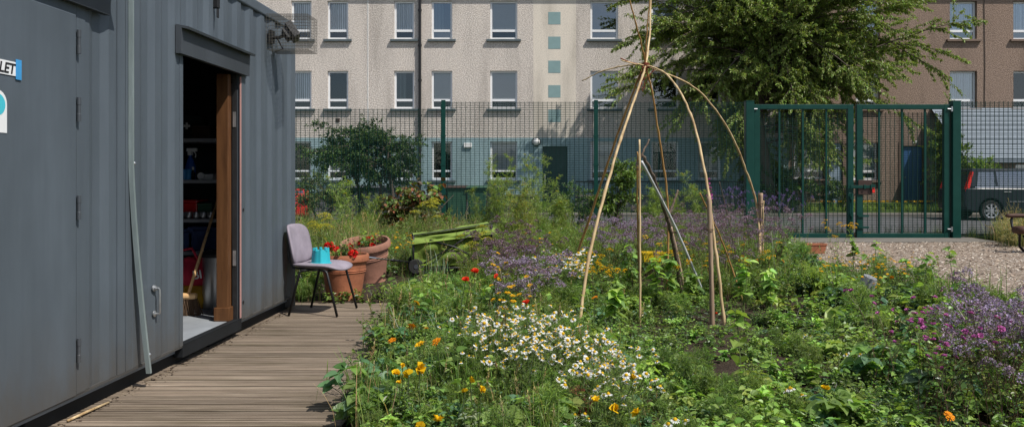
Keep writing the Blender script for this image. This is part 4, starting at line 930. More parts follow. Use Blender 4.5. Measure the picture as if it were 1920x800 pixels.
def window(parent, o, y, rev, style, sill, split=.23, rnd=None):
    a, b, c, d = o[:4]; yf = y + rev - .05; fw = .075
    f = MB()
    f.span((a, yf, c), (a + fw, yf + .07, d)); f.span((b - fw, yf, c), (b, yf + .07, d)); f.span((a + fw, yf + .002, d - fw), (b - fw, yf + .068, d)); f.span((a + fw, yf + .002, c), (b - fw, yf + .068, c + fw))
    zm = c + (d - c) * split; f.span((a + fw, yf - .006, zm - .045), (b - fw, yf + .066, zm + .045))
    f.span((a + fw + .15 * (b - a), yf - .004, d - fw * .75), (b - fw - .15 * (b - a), yf + .001, d - fw * .45))
    w = f.build('window', M['upvc'], parent, bevel=.006)
    p = MB(); p.add([(a + fw, yf + .03, zm), (b - fw, yf + .03, zm), (b - fw, yf + .03, d - fw), (a + fw, yf + .03, d - fw)], [(0, 1, 2, 3)])
    p.add([(a + fw, yf + .03, c + fw), (b - fw, yf + .03, c + fw), (b - fw, yf + .03, zm), (a + fw, yf + .03, zm)], [(0, 1, 2, 3)])
    p.build('pane', M['glass2'] if 's' in style else M['glass'], w)
    mats = {'n': 'net', 'b': 'blind', 'd': 'drape'}
    yc = yf + .09
    for ch_ in style:
        if ch_ in mats:
            lo = {'n': zm - .05, 'b': zm + .0, 'd': zm - .02}[ch_]
            cx0, cx1 = a + .03, b - .03
            if ch_ == 'd': cx1 = a + (b - a) * .55
            cq = MB(); nseg = 40 if ch_ != 'b' else 2; V = []
            for i in range(nseg + 1):
                x = cx0 + (cx1 - cx0) * i / nseg; yy = yc + (.025 * math.sin(i * 1.3 + a) + .012 * math.sin(i * 2.9) if ch_ != 'b' else 0)
                V += [(x, yy, lo), (x, yy, d - .03)]
            cq.add(V, [(2 * i, 2 * i + 2, 2 * i + 3, 2 * i + 1) for i in range(nseg)])
            cq.build('blind' if ch_ == 'b' else 'curtain', M[mats[ch_]], w)
    if sill:
        s_ = MB(); s_.span((a - .14, y - .11, c - .09), (b + .14, y + rev - .06, c - .003)); s_.build('sill', M[sill], w, bevel=.008)
rowz = {'t': (bz(74), bz(2)), 'm': (bz(204), bz(133)), 'g': (bz(337), bz(265))}
WALLM = [M['harlA'], M['teal'], M['panel'], M['room']]
colsA = [(546, 584), (614, 653), (739, 777), (809, 848), (919, 970), (1107, 1159), (1221, 1272), (1309, 1351), (1400, 1440)]
styA = {'t': ['n', 'n', 'n', 'ds', 'b', 's', 'bs', 's', 'n'], 'm': ['n', '', 'd', 'b', 'b', 'bs', 's', '', 'n'], 'g': ['', 'n', 'b', '', 'b', 'b', '', 'b', '']}
XA0, XA1 = bx(330), bx(1478); ZB = bz(258); ZTOP = 9.15
bA = thing('apartment_building', 'cream roughcast apartment block with teal ground floor and white windows', 'building', (0, 0, 0))
opsA = [(bx(a), bx(b), *rowz[r]) for r in 'tmg' for (a, b) in colsA]
doorA = (bx(1017), bx(1064), .1, bz(274))
w = MB()
sx0, sx1 = bx(1000), bx(1080)
for (xa, xb, k) in ((XA0, sx0, 0), (sx0, sx1, 2), (sx1, XA1, 0)):
    facade(w, xa, xb, ZB, ZTOP, [o for o in opsA if xa < o[0] < xb], BY, k)
facade(w, XA0, XA1, -.1, ZB, [o for o in opsA if o[3] < ZB] + [doorA], BY - .03, 1, .16)
w.add([(XA0, BY - .03, ZB), (XA1, BY - .03, ZB), (XA1, BY, ZB), (XA0, BY, ZB)], [(0, 1, 2, 3)], mat=1)
w.add([(XA0, BY, -.1), (XA0, BY, ZTOP), (XA0, BY + 9, ZTOP), (XA0, BY + 9, -.1)], [(0, 1, 2, 3)], mat=0)
w.add([(XA0, BY + 9, -.1), (XA0, BY + 9, ZTOP), (XA1, BY + 9, ZTOP), (XA1, BY + 9, -.1)], [(0, 1, 2, 3)], mat=0)
w.build('wall', WALLM, bA)
for r in 'tmg':
    for (a, b), s_ in zip(colsA, styA[r]):
        window(bA, (bx(a), bx(b), *rowz[r]), BY if r != 'g' else BY - .03, .13 if r != 'g' else .16, s_, 'sillA')
def roof(parent, x0, x1, mat, fas):
    q = MB(); q.prism([(BY - .40, ZTOP), (BY - .40, ZTOP + .16), (BY + 4.5, ZTOP + 3.4), (BY + 9.5, ZTOP + .16), (BY + 9.5, ZTOP)], x0, x1, 'X'); q.build('roof', mat, parent, fixn=True)
    q = MB(); q.tube([(x0, BY - .46, ZTOP + .08), (x1, BY - .46, ZTOP + .08)], .06, 8); q.build('gutter', fas, parent, smooth=True)
roof(bA, bx(655), XA1 + .02, M['roof'], M['black'])
q = MB(); q.prism([(BY - .02, ZTOP), (BY - .02, ZTOP + .3), (BY + 4.5, ZTOP + 3.2), (BY + 9.3, ZTOP + .16), (BY + 9.3, ZTOP)], XA0, bx(655) - .01, 'X'); q.build('roof', M['roof'], bA, fixn=True)
q = MB(); xq = bx(788); q.tube([(xq, BY - .09, .2), (xq, BY - .09, ZTOP - .1), (xq, BY - .5, ZTOP + .05)], .055, 10)
for z in np.arange(1, 9, 1.35): q.lathe([(.055, -.04), (.075, -.04), (.075, .04), (.055, .04)], 10, (xq, BY - .09, z)); q.span((xq - .05, BY - .06, z - .03), (xq + .05, BY, z + .03))
q.build('downpipe', M['black'], bA)
q = MB(); xq = bx(690); q.span((xq - .012, BY - .015, ZB), (xq + .012, BY - .001, ZTOP)); q.build('conductor_strip', M['white'], bA)
for py0, py1 in ((23, 46), (69, 92), (114, 137), (160, 183), (206, 229)):
    q = MB(); q.span((bx(1028), BY - .006, bz(py1)), (bx(1051), BY + .01, bz(py0))); q.build('wall_tile', M['tealsq'], bA)
q = MB(); q.span((doorA[0] + .02, BY + .08, .12), (doorA[1] - .02, BY + .13, doorA[3] - .02)); q.span((doorA[0] + .28, BY + .072, 1.1), (doorA[1] - .1, BY + .079, doorA[3] - .15)); dA = q.build('door', M['doorgreen'], bA, bevel=.008)
q = MB(); q.tube([(doorA[0] + .1, BY + .08, 1.0), (doorA[0] + .1, BY + .0, 1.02), (doorA[0] + .1, BY + .0, 1.42), (doorA[0] + .1, BY + .08, 1.44)], .022, 8); q.build('handle', M['zinc'], dA)
q = MB(); xq, zq = bx(1005.5), bz(266); q.lathe([(.17, 0), (.17, -.06), (.15, -.08)], 24, (xq, BY - .035, zq), axis='Y'); lampA = q.build('wall_lamp', M['black'], bA, auto=40)
q = MB(); q.lathe([(.145, -.07), (.13, -.12), (.08, -.16), (0, -.175)], 24, (xq, BY - .035, zq), axis='Y'); q.build('lamp_glass', M['white'], lampA, smooth=True)
q = MB(); q.span((bx(870), BY - .1, bz(277)), (bx(885), BY - .032, bz(268))); q.build('vent_box', M['white'], bA, bevel=.012)
q = MB(); q.span((bx(630), BY - .02, bz(229)), (bx(637), BY + .01, bz(222))); q.build('vent_cover', M['bin_brown'], bA)

WALLM = [M['harlB'], M['harlB'], M['harlB'], M['room']]
bB = thing('apartment_building', 'brown roughcast apartment block with blue door behind the gate', 'building', (0, 0, 0))
XB0, XB1 = bx(1478) + .004, bx(2300)
colsB = [(1500, 1545), (1605, 1650), (1781, 1832), (1900, 1951), (2030, 2080)]
gB = [(1489, 1545, 1.25, 2.65), (1600, 1647, 1.2, 2.65)]
opsB = [(bx(a), bx(b), *rowz[r]) for r in 'tm' for (a, b) in colsB]
opsBg = [(bx(a), bx(b), z0, z1) for a, b, z0, z1 in gB]
dB = (bx(1692), bx(1731), .3, bz(274)); dG = (bx(1552), bx(1580), .3, bz(268))
w = MB(); facade(w, XB0, XB1, -.1, ZTOP, opsB + opsBg + [dB, dG], BY, 0)
w.add([(XB1, BY, -.1), (XB1, BY, ZTOP), (XB1, BY + 9, ZTOP), (XB1, BY + 9, -.1)], [(0, 1, 2, 3)], mat=0)
w.build('wall', WALLM, bB)
sB = {'t': ['n', 'bs', 'ns', 'ns', 'n'], 'm': ['n', 'b', 'ns', '', 'n']}
for r in 'tm':
    for (a, b), s_ in zip(colsB, sB[r]): window(bB, (bx(a), bx(b), *rowz[r]), BY, .2, s_, 'sillB')
for o, s_ in zip(opsBg, ('b', 'bs')): window(bB, o, BY, .2, s_, 'sillB')
roof(bB, XA1 + .024, XB1, M['roof'], M['black'])
def doorset(o, mat):
    q = MB(); q.span((o[0] + .03, BY + .06, o[2]), (o[1] - .03, BY + .11, o[3] - .03))
    for z in (.55, 1.3): q.span((o[0] + .12, BY + .052, o[2] + z - .3), (o[1] - .12, BY + .059, o[2] + z + .25))
    dd = q.build('door', M[mat], bB, bevel=.006); q = MB(); q.lathe([(.03, 0), (.03, -.05), (0, -.055)], 12, (o[0] + .12, BY + .06, o[2] + 1.0), axis='Y'); q.build('handle', M['zinc'], dd)
    q = MB(); q.span((o[0] - .16, BY - .02, o[2]), (o[0] - .002, BY + .01, o[3] + .16)); q.span((o[1] + .002, BY - .02, o[2]), (o[1] + .16, BY + .01, o[3] + .16)); q.span((o[0] - .002, BY - .02, o[3] + .002), (o[1] + .002, BY + .01, o[3] + .16)); q.build('door_frame', M['sillB'], bB, bevel=.008)
doorset(dB, 'doorblue'); doorset(dG, 'doorgrey')
q = MB(); q.span((bx(1710), BY - .03, bz(268)), (bx(1719), BY - .004, bz(264))); q.build('number_plate', M['white'], bB)
q = MB(); xq = bx(1845); q.tube([(xq, BY - .02, 3.2), (xq + .03, BY - .02, 5.6), (xq - .02, BY - .02, ZTOP)], .012, 6); q.build('cable', M['black'], bB)
# lean-to with slate roof in front of the brown block
ln = thing('lean_to', 'low brick lean-to with a grey slate roof behind the dark car', 'outbuilding', (0, 0, 0))
LX0, LX1, LY = X_at(1812, 28.6), X_at(2200, 28.6), 28.6
MB().span((LX0 + .2, LY + .25, -.05), (LX1, BY - .02, 2.0)).build('wall', M['harlB'], ln)
q = MB(); q.add([(LX0, LY, Z_at(298, LY)), (LX1, LY, Z_at(298, LY)), (LX1, BY - .03, 4.0), (LX0 - .15, BY - .03, 4.0)], [(0, 1, 2, 3)]); q.add([(LX0, LY, Z_at(298, LY) - .12), (LX1, LY, Z_at(298, LY) - .12), (LX1, LY, Z_at(298, LY)), (LX0, LY, Z_at(298, LY))], [(0, 1, 2, 3)])
zl0 = Z_at(298, LY)
for i in range(11):
    t = i / 11; yy = LY + (BY - .03 - LY) * t; z = zl0 + (4.0 - zl0) * t
    xx = LX0 - .1 * t + (i % 2) * .15
    while xx < LX1 - .3:
        q.span((xx + .006, yy - .01, z + .012), (xx + .29, yy + .012, z + .03)); xx += .3
q.build('roof', M['slate'], ln)
q = MB(); q.span((LX0 + 1.9, LY + .235, .95), (LX0 + 2.9, LY + .249, 1.75)); q.build('window', M['glass2'], ln)
# low wall with a railing in front of the blocks
rl = thing('garden_railing', 'low dark railing with lattice in front of the blue door', 'railing', (0, 0, 0))
x0, x1 = bx(1682), bx(1768); yR = 29.2
q = MB()
for z in (.35, 1.12): q.span((x0, yR - .02, z), (x1, yR + .02, z + .04))
n = 26
for i in range(n + 1): 
    x = x0 + (x1 - x0) * i / n; q.span((x - .009, yR - .009, .1), (x + .009, yR + .009, 1.12))
q.build('rail', M['black'], rl)
q = MB()
for i in range(22):
    x = x0 + (x1 - x0) * (.42 + .58 * i / 22); q.tube([(x, yR + .03, .4), (x + .5, yR + .03, 1.1)], .011, 4); q.tube([(x + .5, yR + .04, .4), (x, yR + .04, 1.1)], .011, 4)
q.build('lattice', M['blackplastic'], rl)
lwl = thing('low_wall', 'low dark boundary wall in front of the teal ground floor', 'wall', (0, 0, 0))
q = MB(); q.span((bx(330), 28.35, -.05), (bx(1012), 28.55, .62)); q.span((bx(1075), 28.35, -.05), (bx(1470), 28.55, .62)); q.build('wall', M['asphalt'], lwl)
q = MB(); q.span((bx(330), 28.3, .622), (bx(1012), 28.6, .69)); q.span((bx(1075), 28.3, .622), (bx(1470), 28.6, .69)); q.build('coping', M['concrete'], lwl, bevel=.01)
q = MB()
for (a, b) in ((bx(1075), bx(1470)),):
    q.span((a, 28.43, 1.12), (b, 28.47, 1.16))
    for x in np.arange(a, b, .16): q.span((x - .01, 28.44, .69), (x + .01, 28.46, 1.12))
q.build('rail', M['black'], lwl)

# ================================================================== WHEELIE BINS
def make_bin(label, body, lid, loc, rz=0, open_=0):
    t = thing('wheelie_bin', label, 'wheelie bin', loc, rz, 'wheelie bins by the road')
    q = MB(); V = []
    for s_, z in ((.8, .06), (.86, .3), (.97, .92), (1.04, .93), (1.04, .98)):
        for sx, sy in ((-1, -1), (1, -1), (1, 1), (-1, 1)): V.append((sx * .29 * s_, sy * .36 * s_, z))
    q.add(V, [(i * 4 + k, i * 4 + (k + 1) % 4, (i + 1) * 4 + (k + 1) % 4, (i + 1) * 4 + k) for i in range(4) for k in range(4)], poly=[[3, 2, 1, 0], [16, 17, 18, 19]])
    q.span((-.2, -.335, .2), (-.17, -.30, .9)); q.span((.17, -.335, .2), (.2, -.30, .9)); q.build('body', body, t, bevel=.02)
    q = MB(); q.prism([(-.40, .985), (-.40, 1.01), (-.2, 1.06), (.3, 1.075), (.37, 1.05), (.37, .985)], -.31, .31, 'X'); q.build('lid', lid, t, bevel=.015)
    q = MB(); q.tube([(-.25, .36, .96), (-.25, .43, .98), (.25, .43, .98), (.25, .36, .96)], .015, 8); q.build('handle', body, t)
    for sx in (-1, 1): MB().lathe([(0, -.03), (.06, -.03), (.1, -.025), (.1, .025), (.06, .03), (0, .03)], 18, (sx * .29, .3, .1), axis='X').build('wheel', M['rubber'], t, auto=40)
    return t
YB = 24.0
for px, b, l, lab in ((828, 'bin_green', 'bin_green', 'green wheelie bin right behind the fence post'), (858, 'bin_green', 'bin_brown', 'green wheelie bin with a dark brown lid'), (897, 'bin_green', 'bin_green', 'green wheelie bin with green lid farthest from the container'),
                      (926, 'bin_grey', 'bin_grey', 'dark grey wheelie bin beyond the green ones'), (657, 'bin_grey', 'bin_grey', 'dark grey wheelie bin closest to the container'),
                      (697, 'bin_grey', 'bin_grey', 'dark grey wheelie bin under the trunk of the small tree'), (737, 'bin_grey', 'bin_grey', 'dark grey wheelie bin beside the downpipe')):
    make_bin(lab, M[b], M[l], (X_at(px, YB), YB + random.uniform(-.1, .1), -.02), random.uniform(-.08, .08))

# ================================================================== CARS
def make_car(label, paint, loc, rz):
    t = thing('parked_car', label, 'car', loc, rz)
    L_ = 4.3
    def arch(cx, r=.36, n=9): return [(cx + r * math.cos(a), .30 + r * math.sin(a)) for a in np.linspace(0, PI, n)]
    prof = [(.06, .32), (.0, .5), (.02, .78), (.07, .98), (.5, 1.0), (2.0, .985), (3.15, .97), (3.9, .82), (4.2, .70), (4.3, .48), (4.26, .26)]
    low = [(3.75, .22)] + [(3.36 + .36 * math.cos(a), .30 + .36 * math.sin(a)) for a in np.linspace(0, PI, 11)] + [(2.95, .20), (1.2, .20)] + [(.82 + .36 * math.cos(a), .30 + .36 * math.sin(a)) for a in np.linspace(0, PI, 11)] + [(.4, .24)]
    q = MB(); q.prism([(x - .82, z) for x, z in prof + low], -.86, .86, 'Y'); q.build('body', paint, t, bevel=.05, fixn=True, auto=35)
    def hexa(b0, b1, t0, t1, zb, zt, wb, wt):
        V = []
        for x0, x1, z, w in ((b0, b1, zb, wb), (t0, t1, zt, wt)): V += [(x0 - .82, -w, z), (x1 - .82, -w, z), (x1 - .82, w, z), (x0 - .82, w, z)]
        return V, [(0, 3, 2, 1), (4, 5, 6, 7), (0, 1, 5, 4), (1, 2, 6, 5), (2, 3, 7, 6), (3, 0, 4, 7)]
    q = MB(); q.add(*hexa(.10, 3.25, .32, 2.35, .98, 1.58, .82, .66)); q.build('cabin', paint, t, bevel=.05, auto=35)
    def sidepos(x, z, s): return (x - .82, s * (.82 - .16 * (z - .98) / .6 + .004), z)
    for s in (-1, 1):
        for poly in ([(.42, 1.04), (.98, 1.04), (.98, 1.47), (.52, 1.47)], [(1.06, 1.04), (1.93, 1.04), (1.93, 1.5), (1.06, 1.49)], [(2.0, 1.04), (2.95, 1.03), (2.33, 1.49), (2.0, 1.5)]):
            q = MB(); q.add([sidepos(x, z, s) for x, z in poly], poly=[[0, 1, 2, 3]] if s < 0 else [[3, 2, 1, 0]]); q.build('window', M['carglass'], t)
        q = MB(); q.add([sidepos(x, z, s * 1.012) for x, z in [(.36, 1.0), (3.2, .985), (3.2, 1.012), (.36, 1.026)]], [(0, 1, 2, 3)]); q.build('trim_strip', M['chrome'], t)
        q = MB(); q.span((.55, s * .865, .56), (2.2, s * .872, .585)); q.build('side_moulding', M['chrome'], t)
        for xh in (1.0, 1.95): q = MB(); q.span((xh - .82 + .2, s * .862, .86), (xh - .82 + .42, s * .885, .895)); q.build('handle', M['chrome'], t, bevel=.008)
        q = MB(); q.prism([(.05 - .82, .90), (.12 - .82, .88), (.19 - .82, 1.0), (.30 - .82, 1.46), (.265 - .82, 1.5), (.09 - .82, 1.0)], s * .70, s * .835 if s > 0 else -.835, 'Y'); q.build('tail_lamp', M['tail'], t, fixn=True)
        for cx in (.82, 3.36):
            wh = MB().lathe([(.20, -.09), (.29, -.1), (.305, -.07), (.305, .07), (.29, .1), (.20, .09)], 32, (cx - .82, s * .79, .30), axis='Y').build('wheel', M['rubber'], t, auto=40)
            q = MB(); q.lathe([(.205, -.07), (.215, -.095), (.19, -.085), (.18, -.05)], 32, (cx - .82, s * .79, .30), axis='Y') if s < 0 else q.lathe([(.205, .07), (.215, .095), (.19, .085), (.18, .05)], 32, (cx - .82, s * .79, .30), axis='Y')
            for k in range(8):
                a = 2 * PI * k / 8; 
                q.box((cx - .82 + .1 * math.cos(a), s * .87, .30 + .1 * math.sin(a)), (.2, .02, .05), M=Matrix.Rotation(-a, 3, 'Y'))
            q.lathe([(0, -.02), (.05, -.02), (.05, .02), (0, .02)], 16, (cx - .82, s * .872, .30), axis='Y'); q.build('rim', M['alloy'], wh)
            q = MB(); q.lathe([(0, -.005), (.2, -.005), (.2, .005), (0, .005)], 20, (cx - .82, s * .80, .30), axis='Y'); q.build('brake_disc', M['black'], wh)
    q = MB(); q.add([(.16 - .82, -.66, 1.08), (.16 - .82, .66, 1.08), (.275 - .82, .58, 1.48), (.275 - .82, -.58, 1.48)], [(0, 3, 2, 1)]); q.build('rear_window', M['carglass'], t)
    q = MB(); q.add([(3.2 - .82, -.72, 1.05), (3.2 - .82, .72, 1.05), (2.48 - .82, .6, 1.52), (2.48 - .82, -.6, 1.52)], [(0, 1, 2, 3)]); q.build('windscreen', M['carglass'], t)
    q = MB(); q.span((-.845, -.27, .60), (-.81, .27, .72)); q.build('plate', M['plate'], t)
    return t
make_car('dark blue estate car with red rear lamp parked behind the fence', M['carpaint'], (X_at(1853, 24.4), 25.1, -.02), 0)
make_car('small red vehicle with a yellow plate just showing past the container', M['redpaint'], (X_at(575, 23.2) - .66, 23.7, -.02), PI / 2 + .36).scale = (.62, .62, .62)

# ================================================================== BENCH
be = thing('garden_bench', 'dark wooden bench with curved black metal frame at the far right', 'bench', (X_at(1890, 13.6), 13.4, 0), 0)
zs0 = Z_at(431, 13.4); bl_ = 1.5
def plank(c0, ly, hz, n=12):
    q = MB(); V = []
    for x, s_ in ((0.0, .55), (.02, .85), (.06, 1), (bl_ - .06, 1), (bl_ - .02, .85), (bl_, .55)):
        for k in range(n):
            a = 2 * PI * k / n; V.append((x, c0[1] + ly * s_ * math.copysign(abs(math.cos(a)) ** .7, math.cos(a)), c0[2] + hz * s_ * math.copysign(abs(math.sin(a)) ** .7, math.sin(a))))
    q.add(V, [(i * n + k, i * n + (k + 1) % n, (i + 1) * n + (k + 1) % n, (i + 1) * n + k) for i in range(5) for k in range(n)], poly=[list(range(n))[::-1], [5 * n + k for k in range(n)]]); return q
plank((0, 0, zs0), .16, .07).build('seat', M['dark_wood'], be, smooth=True)
plank((0, .26, Z_at(404, 13.7)), .05, .035).build('backrest', M['dark_wood'], be, smooth=True)
for x in (.14, bl_ - .14):
    q = MB(); q.tube([(x + .2, .30, .0), (x + .1, .28, .1), (x, .1, zs0 - .09), (x - .06, .22, zs0 + .05), (x - .05, .26, zs0 + .16), (x, .27, zs0 + .24), (x + .1, .27, zs0 + .25)], .022, 8)
    q.tube([(x, .0, zs0 - .09), (x + .12, -.1, .12), (x + .2, -.16, .0)], .022, 8); q.build('leg', M['black'], be, smooth=True)
# ================================================================== PLANTS
A_ = np.array
GREEN = {k: tuple(2.25 * c for c in v) for k, v in dict(mid=(.066, .112, .026), fresh=(.104, .155, .032), blue=(.048, .092, .046), dark=(.030, .062, .018), lime=(.120, .165, .034), dry=(.26, .20, .10), grey=(.11, .135, .085), red=(.14, .055, .028), olive=(.085, .10, .03), fen=(.095, .115, .028)).items()}
def norm(v): return v / np.maximum(np.linalg.norm(v, axis=-1, keepdims=True), 1e-9)
def leaves(mb, P, D, L, W, C, fold=.22, droop=.25, r=RS, mat=0, w2=.8):
    P = np.asarray(P, float); n = len(P)
    if n == 0: return
    D = norm(np.asarray(D, float)); L = np.broadcast_to(L, (n,))[:, None]; W = np.broadcast_to(W, (n,))[:, None]; C = np.broadcast_to(C, (n, 3))
    up = np.tile([0, 0, 1.0], (n, 1)) + r.normal(0, .35, (n, 3))
    S = norm(np.cross(D, up)); Nn = np.cross(S, D)
    dz = np.array([0, 0, 1.0])
    v0 = P
    def at_(t, s): return P + D * L * t + S * W * .5 * s + Nn * W * fold * abs(s) - dz * L * droop * t * t
    V = np.stack([v0, at_(.36, 1), at_(.72, w2), at_(1, 0), at_(.36, -1), at_(.72, -w2)], 1).reshape(-1, 3)
    k = (np.arange(n) * 6)[:, None]
    Q = np.concatenate([k + A_([0, 3, 2, 1]), k + A_([0, 4, 5, 3])])
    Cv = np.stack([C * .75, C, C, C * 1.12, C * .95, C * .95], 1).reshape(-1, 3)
    mb.add(V, Q, mat=mat, col=Cv)
def broadleaves(mb, P, D, L, W, C, fold=.18, droop=.4, r=RS):
    """rounder leaf for big foliage: five stations down the blade, midrib kept lower than the edges"""
    P = np.asarray(P, float); n = len(P)
    if n == 0: return
    D = norm(np.asarray(D, float)); L = np.broadcast_to(L, (n,))[:, None]; W = np.broadcast_to(W, (n,))[:, None]; C = np.broadcast_to(C, (n, 3))
    up = np.tile([0, 0, 1.0], (n, 1)) + r.normal(0, .3, (n, 3)); S = norm(np.cross(D, up)); Nn = np.cross(S, D); dz = A_([0, 0, 1.0]); rows = []; cs = []
    tw = r.normal(0, .12, (n, 1))
    for t, w in ((0, .06), (.14, .72), (.36, 1.0), (.64, .78), (.86, .36), (1, .02)):
        c = P + D * L * t - dz * L * droop * t * t + Nn * W * .05 * math.sin(9 * t)
        for s_ in (-1, 0, 1):
            rows.append(c + S * W * .5 * w * s_ + Nn * W * (fold + tw * s_) * abs(s_) * w); cs.append(C * (1.15 if s_ == 0 else .9 + .2 * t))
    V = np.stack(rows, 1).reshape(-1, 3); k = (np.arange(n) * 18)[:, None]; Q = []
    for i in range(5):
        for j in range(2): Q.append(k + A_([3 * i + j, 3 * i + j + 1, 3 * i + j + 4, 3 * i + j + 3]))
    mb.add(V, np.concatenate(Q), col=np.stack(cs, 1).reshape(-1, 3))
def mixcol(names, n, r, jit=.16):
    cs = A_([GREEN[k] if isinstance(k, str) else k for k in names]); c = cs[r.randint(0, len(cs), n)]
    return np.clip(c * (1 + r.normal(0, jit, (n, 1))) * (1 + r.normal(0, .06, (n, 3))), .004, 1)
def stem_path(r, h, spread, lean, n=5, base=None):
    a = r.rand() * 2 * PI; d = A_([math.cos(a), math.sin(a), 0]); b = base if base is not None else A_([*(r.normal(0, spread * .35, 2)), 0])
    hh = h * (.7 + .45 * r.rand()); t = np.linspace(0, 1, n)[:, None]
    return b + d * (lean * hh * (t ** 1.6) * (.3 + r.rand())) + A_([0, 0, 1]) * hh * t * (1 - .12 * lean * t) + r.normal(0, .012 * hh, (n, 3)) * t
def herb(seed, stems=8, h=.25, spread=.1, lps=9, L=.05, W=.025, cols=('mid', 'fresh'), stemc=(.08, .12, .04), lean=.5, start=.12, up=.35, droop=.35, sr=.0022, top=1.0, fold=.22, flat=0.0):
    r = np.random.RandomState(seed); mb = MB(); tips = []
    for s in range(stems):
        p = stem_path(r, h, spread, lean); hgt = p[-1, 2]
        mb.tube(p, np.linspace(sr, sr * .5, len(p)), 3, col=stemc, caps=False); tips.append(p[-1])
        n = max(1, int(lps * (.7 + .6 * r.rand()))); t = start + (1 - start) * r.rand(n) ** top
        f = t * (len(p) - 1); i = np.minimum(f.astype(int), len(p) - 2); P = p[i] + (p[i + 1] - p[i]) * (f - i)[:, None]
        a = r.rand(n) * 2 * PI; D = np.stack([np.cos(a), np.sin(a), up + r.normal(0, .3, n)], 1)
        sc = (1 - .45 * t) * (.75 + .5 * r.rand(n))
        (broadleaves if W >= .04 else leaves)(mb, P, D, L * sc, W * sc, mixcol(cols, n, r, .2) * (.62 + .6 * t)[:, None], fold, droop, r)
    return mb, tips
def grass(seed, n=36, h=.3, w=.006, spread=.07, cols=('mid', 'fresh'), lean=.6, seeds=0):
    r = np.random.RandomState(seed); mb = MB()
    a = r.rand(n) * 2 * PI; b = np.stack([r.normal(0, spread, n), r.normal(0, spread, n), np.zeros(n)], 1)
    hh = h * (.55 + .6 * r.rand(n)); d = np.stack([np.cos(a), np.sin(a), np.zeros(n)], 1); s = np.stack([-np.sin(a), np.cos(a), np.zeros(n)], 1); ln = lean * r.rand(n)
    V = []; C = []; c = mixcol(cols, n, r)
    for t, wk in ((0, 1), (.4, .9), (.75, .6), (1.0, .1)):
        ctr = b + d * (hh * ln * t ** 2)[:, None] + A_([0, 0, 1]) * (hh * t * (1 - .35 * ln * t))[:, None]
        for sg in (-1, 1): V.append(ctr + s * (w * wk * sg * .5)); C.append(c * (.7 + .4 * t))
    V = np.stack(V, 1).reshape(-1, 3); C = np.stack(C, 1).reshape(-1, 3); k = (np.arange(n) * 8)[:, None]
    mb.add(V, np.concatenate([k + A_([0, 1, 3, 2]), k + A_([2, 3, 5, 4]), k + A_([4, 5, 7, 6])]), col=C)
    for _ in range(seeds):
        p = stem_path(r, h * 1.25, spread * 1.5, .35, 5); mb.tube(p, .0012, 3, col=(.2, .19, .08), caps=False)
        m_ = 26; t = .72 + .28 * r.rand(m_); f = t * 4; i = np.minimum(f.astype(int), 3); P = p[i] + (p[i + 1] - p[i]) * (f - i)[:, None]
        D = norm(p[-1] - p[-2]) + r.normal(0, .45, (m_, 3)); leaves(mb, P, D, .022, .005, mixcol(['dry', (.26, .22, .10)], m_, r), .2, .1, r)
    return mb
def rosette(seed, n=16, L=.08, W=.06, h=.12, cols=('mid', 'blue'), droop=.35):
    r = np.random.RandomState(seed); mb = MB()
    a = r.rand(n) * 2 * PI; rad = .02 + .1 * r.rand(n); z = h * (.4 + .7 * r.rand(n))
    P = np.stack([rad * np.cos(a), rad * np.sin(a), z], 1)
    for p in P: mb.tube([(p[0] * .15, p[1] * .15, 0), p * A_([.7, .7, .75]), p], .0016, 3, col=(.08, .10, .04), caps=False)
    D = np.stack([np.cos(a), np.sin(a), .15 + r.normal(0, .25, n)], 1); c = mixcol(cols, n, r)
    broadleaves(mb, P, D, L, W, c, .2, droop, r)
    for sg in (-1, 1):
        a2 = a + sg * 1.15; broadleaves(mb, P, np.stack([np.cos(a2), np.sin(a2), .1 + r.normal(0, .2, n)], 1), L * .85, W * .9, c * .95, .2, droop, r)
    return mb
def feather(seed, stems=7, h=.3, spread=.08, nb=12, nl=14, L=.03, W=.003, cols=('mid', 'fresh'), lean=.35, bl=.12, stemc=(.09, .13, .05), sr=.0025, start=.15):
    """stems with side branchlets clothed in thread leaves"""
    r = np.random.RandomState(seed); mb = MB(); tips = []
    for s in range(stems):
        p = stem_path(r, h, spread, lean, 6); mb.tube(p, np.linspace(sr, sr * .4, 6), 3, col=stemc, caps=False); tips.append(p[-1])
        t = start + (1 - start) * r.rand(nb); f = t * 5; i = np.minimum(f.astype(int), 4); B = p[i] + (p[i + 1] - p[i]) * (f - i)[:, None]
        a = r.rand(nb) * 2 * PI; D = norm(np.stack([np.cos(a), np.sin(a), .7 + r.normal(0, .3, nb)], 1)); ll = bl * (1.1 - .6 * t) * (.6 + .7 * r.rand(nb))
        for b, d, l in zip(B, D, ll): mb.tube([b, b + d * l * .6, b + d * l - A_([0, 0, .12 * l])], .0009, 3, col=stemc, caps=False)
        u = r.rand(nb, nl); P = (B[:, None] + D[:, None] * (ll[:, None] * (.15 + .85 * u))[..., None]).reshape(-1, 3)
        D2 = (D[:, None] * .5 + r.normal(0, .65, (nb, nl, 3))).reshape(-1, 3)
        leaves(mb, P, D2, L * (.6 + .8 * r.rand(nb * nl)), W, mixcol(cols, nb * nl, r, .12), .1, .15, r)
    return mb, tips
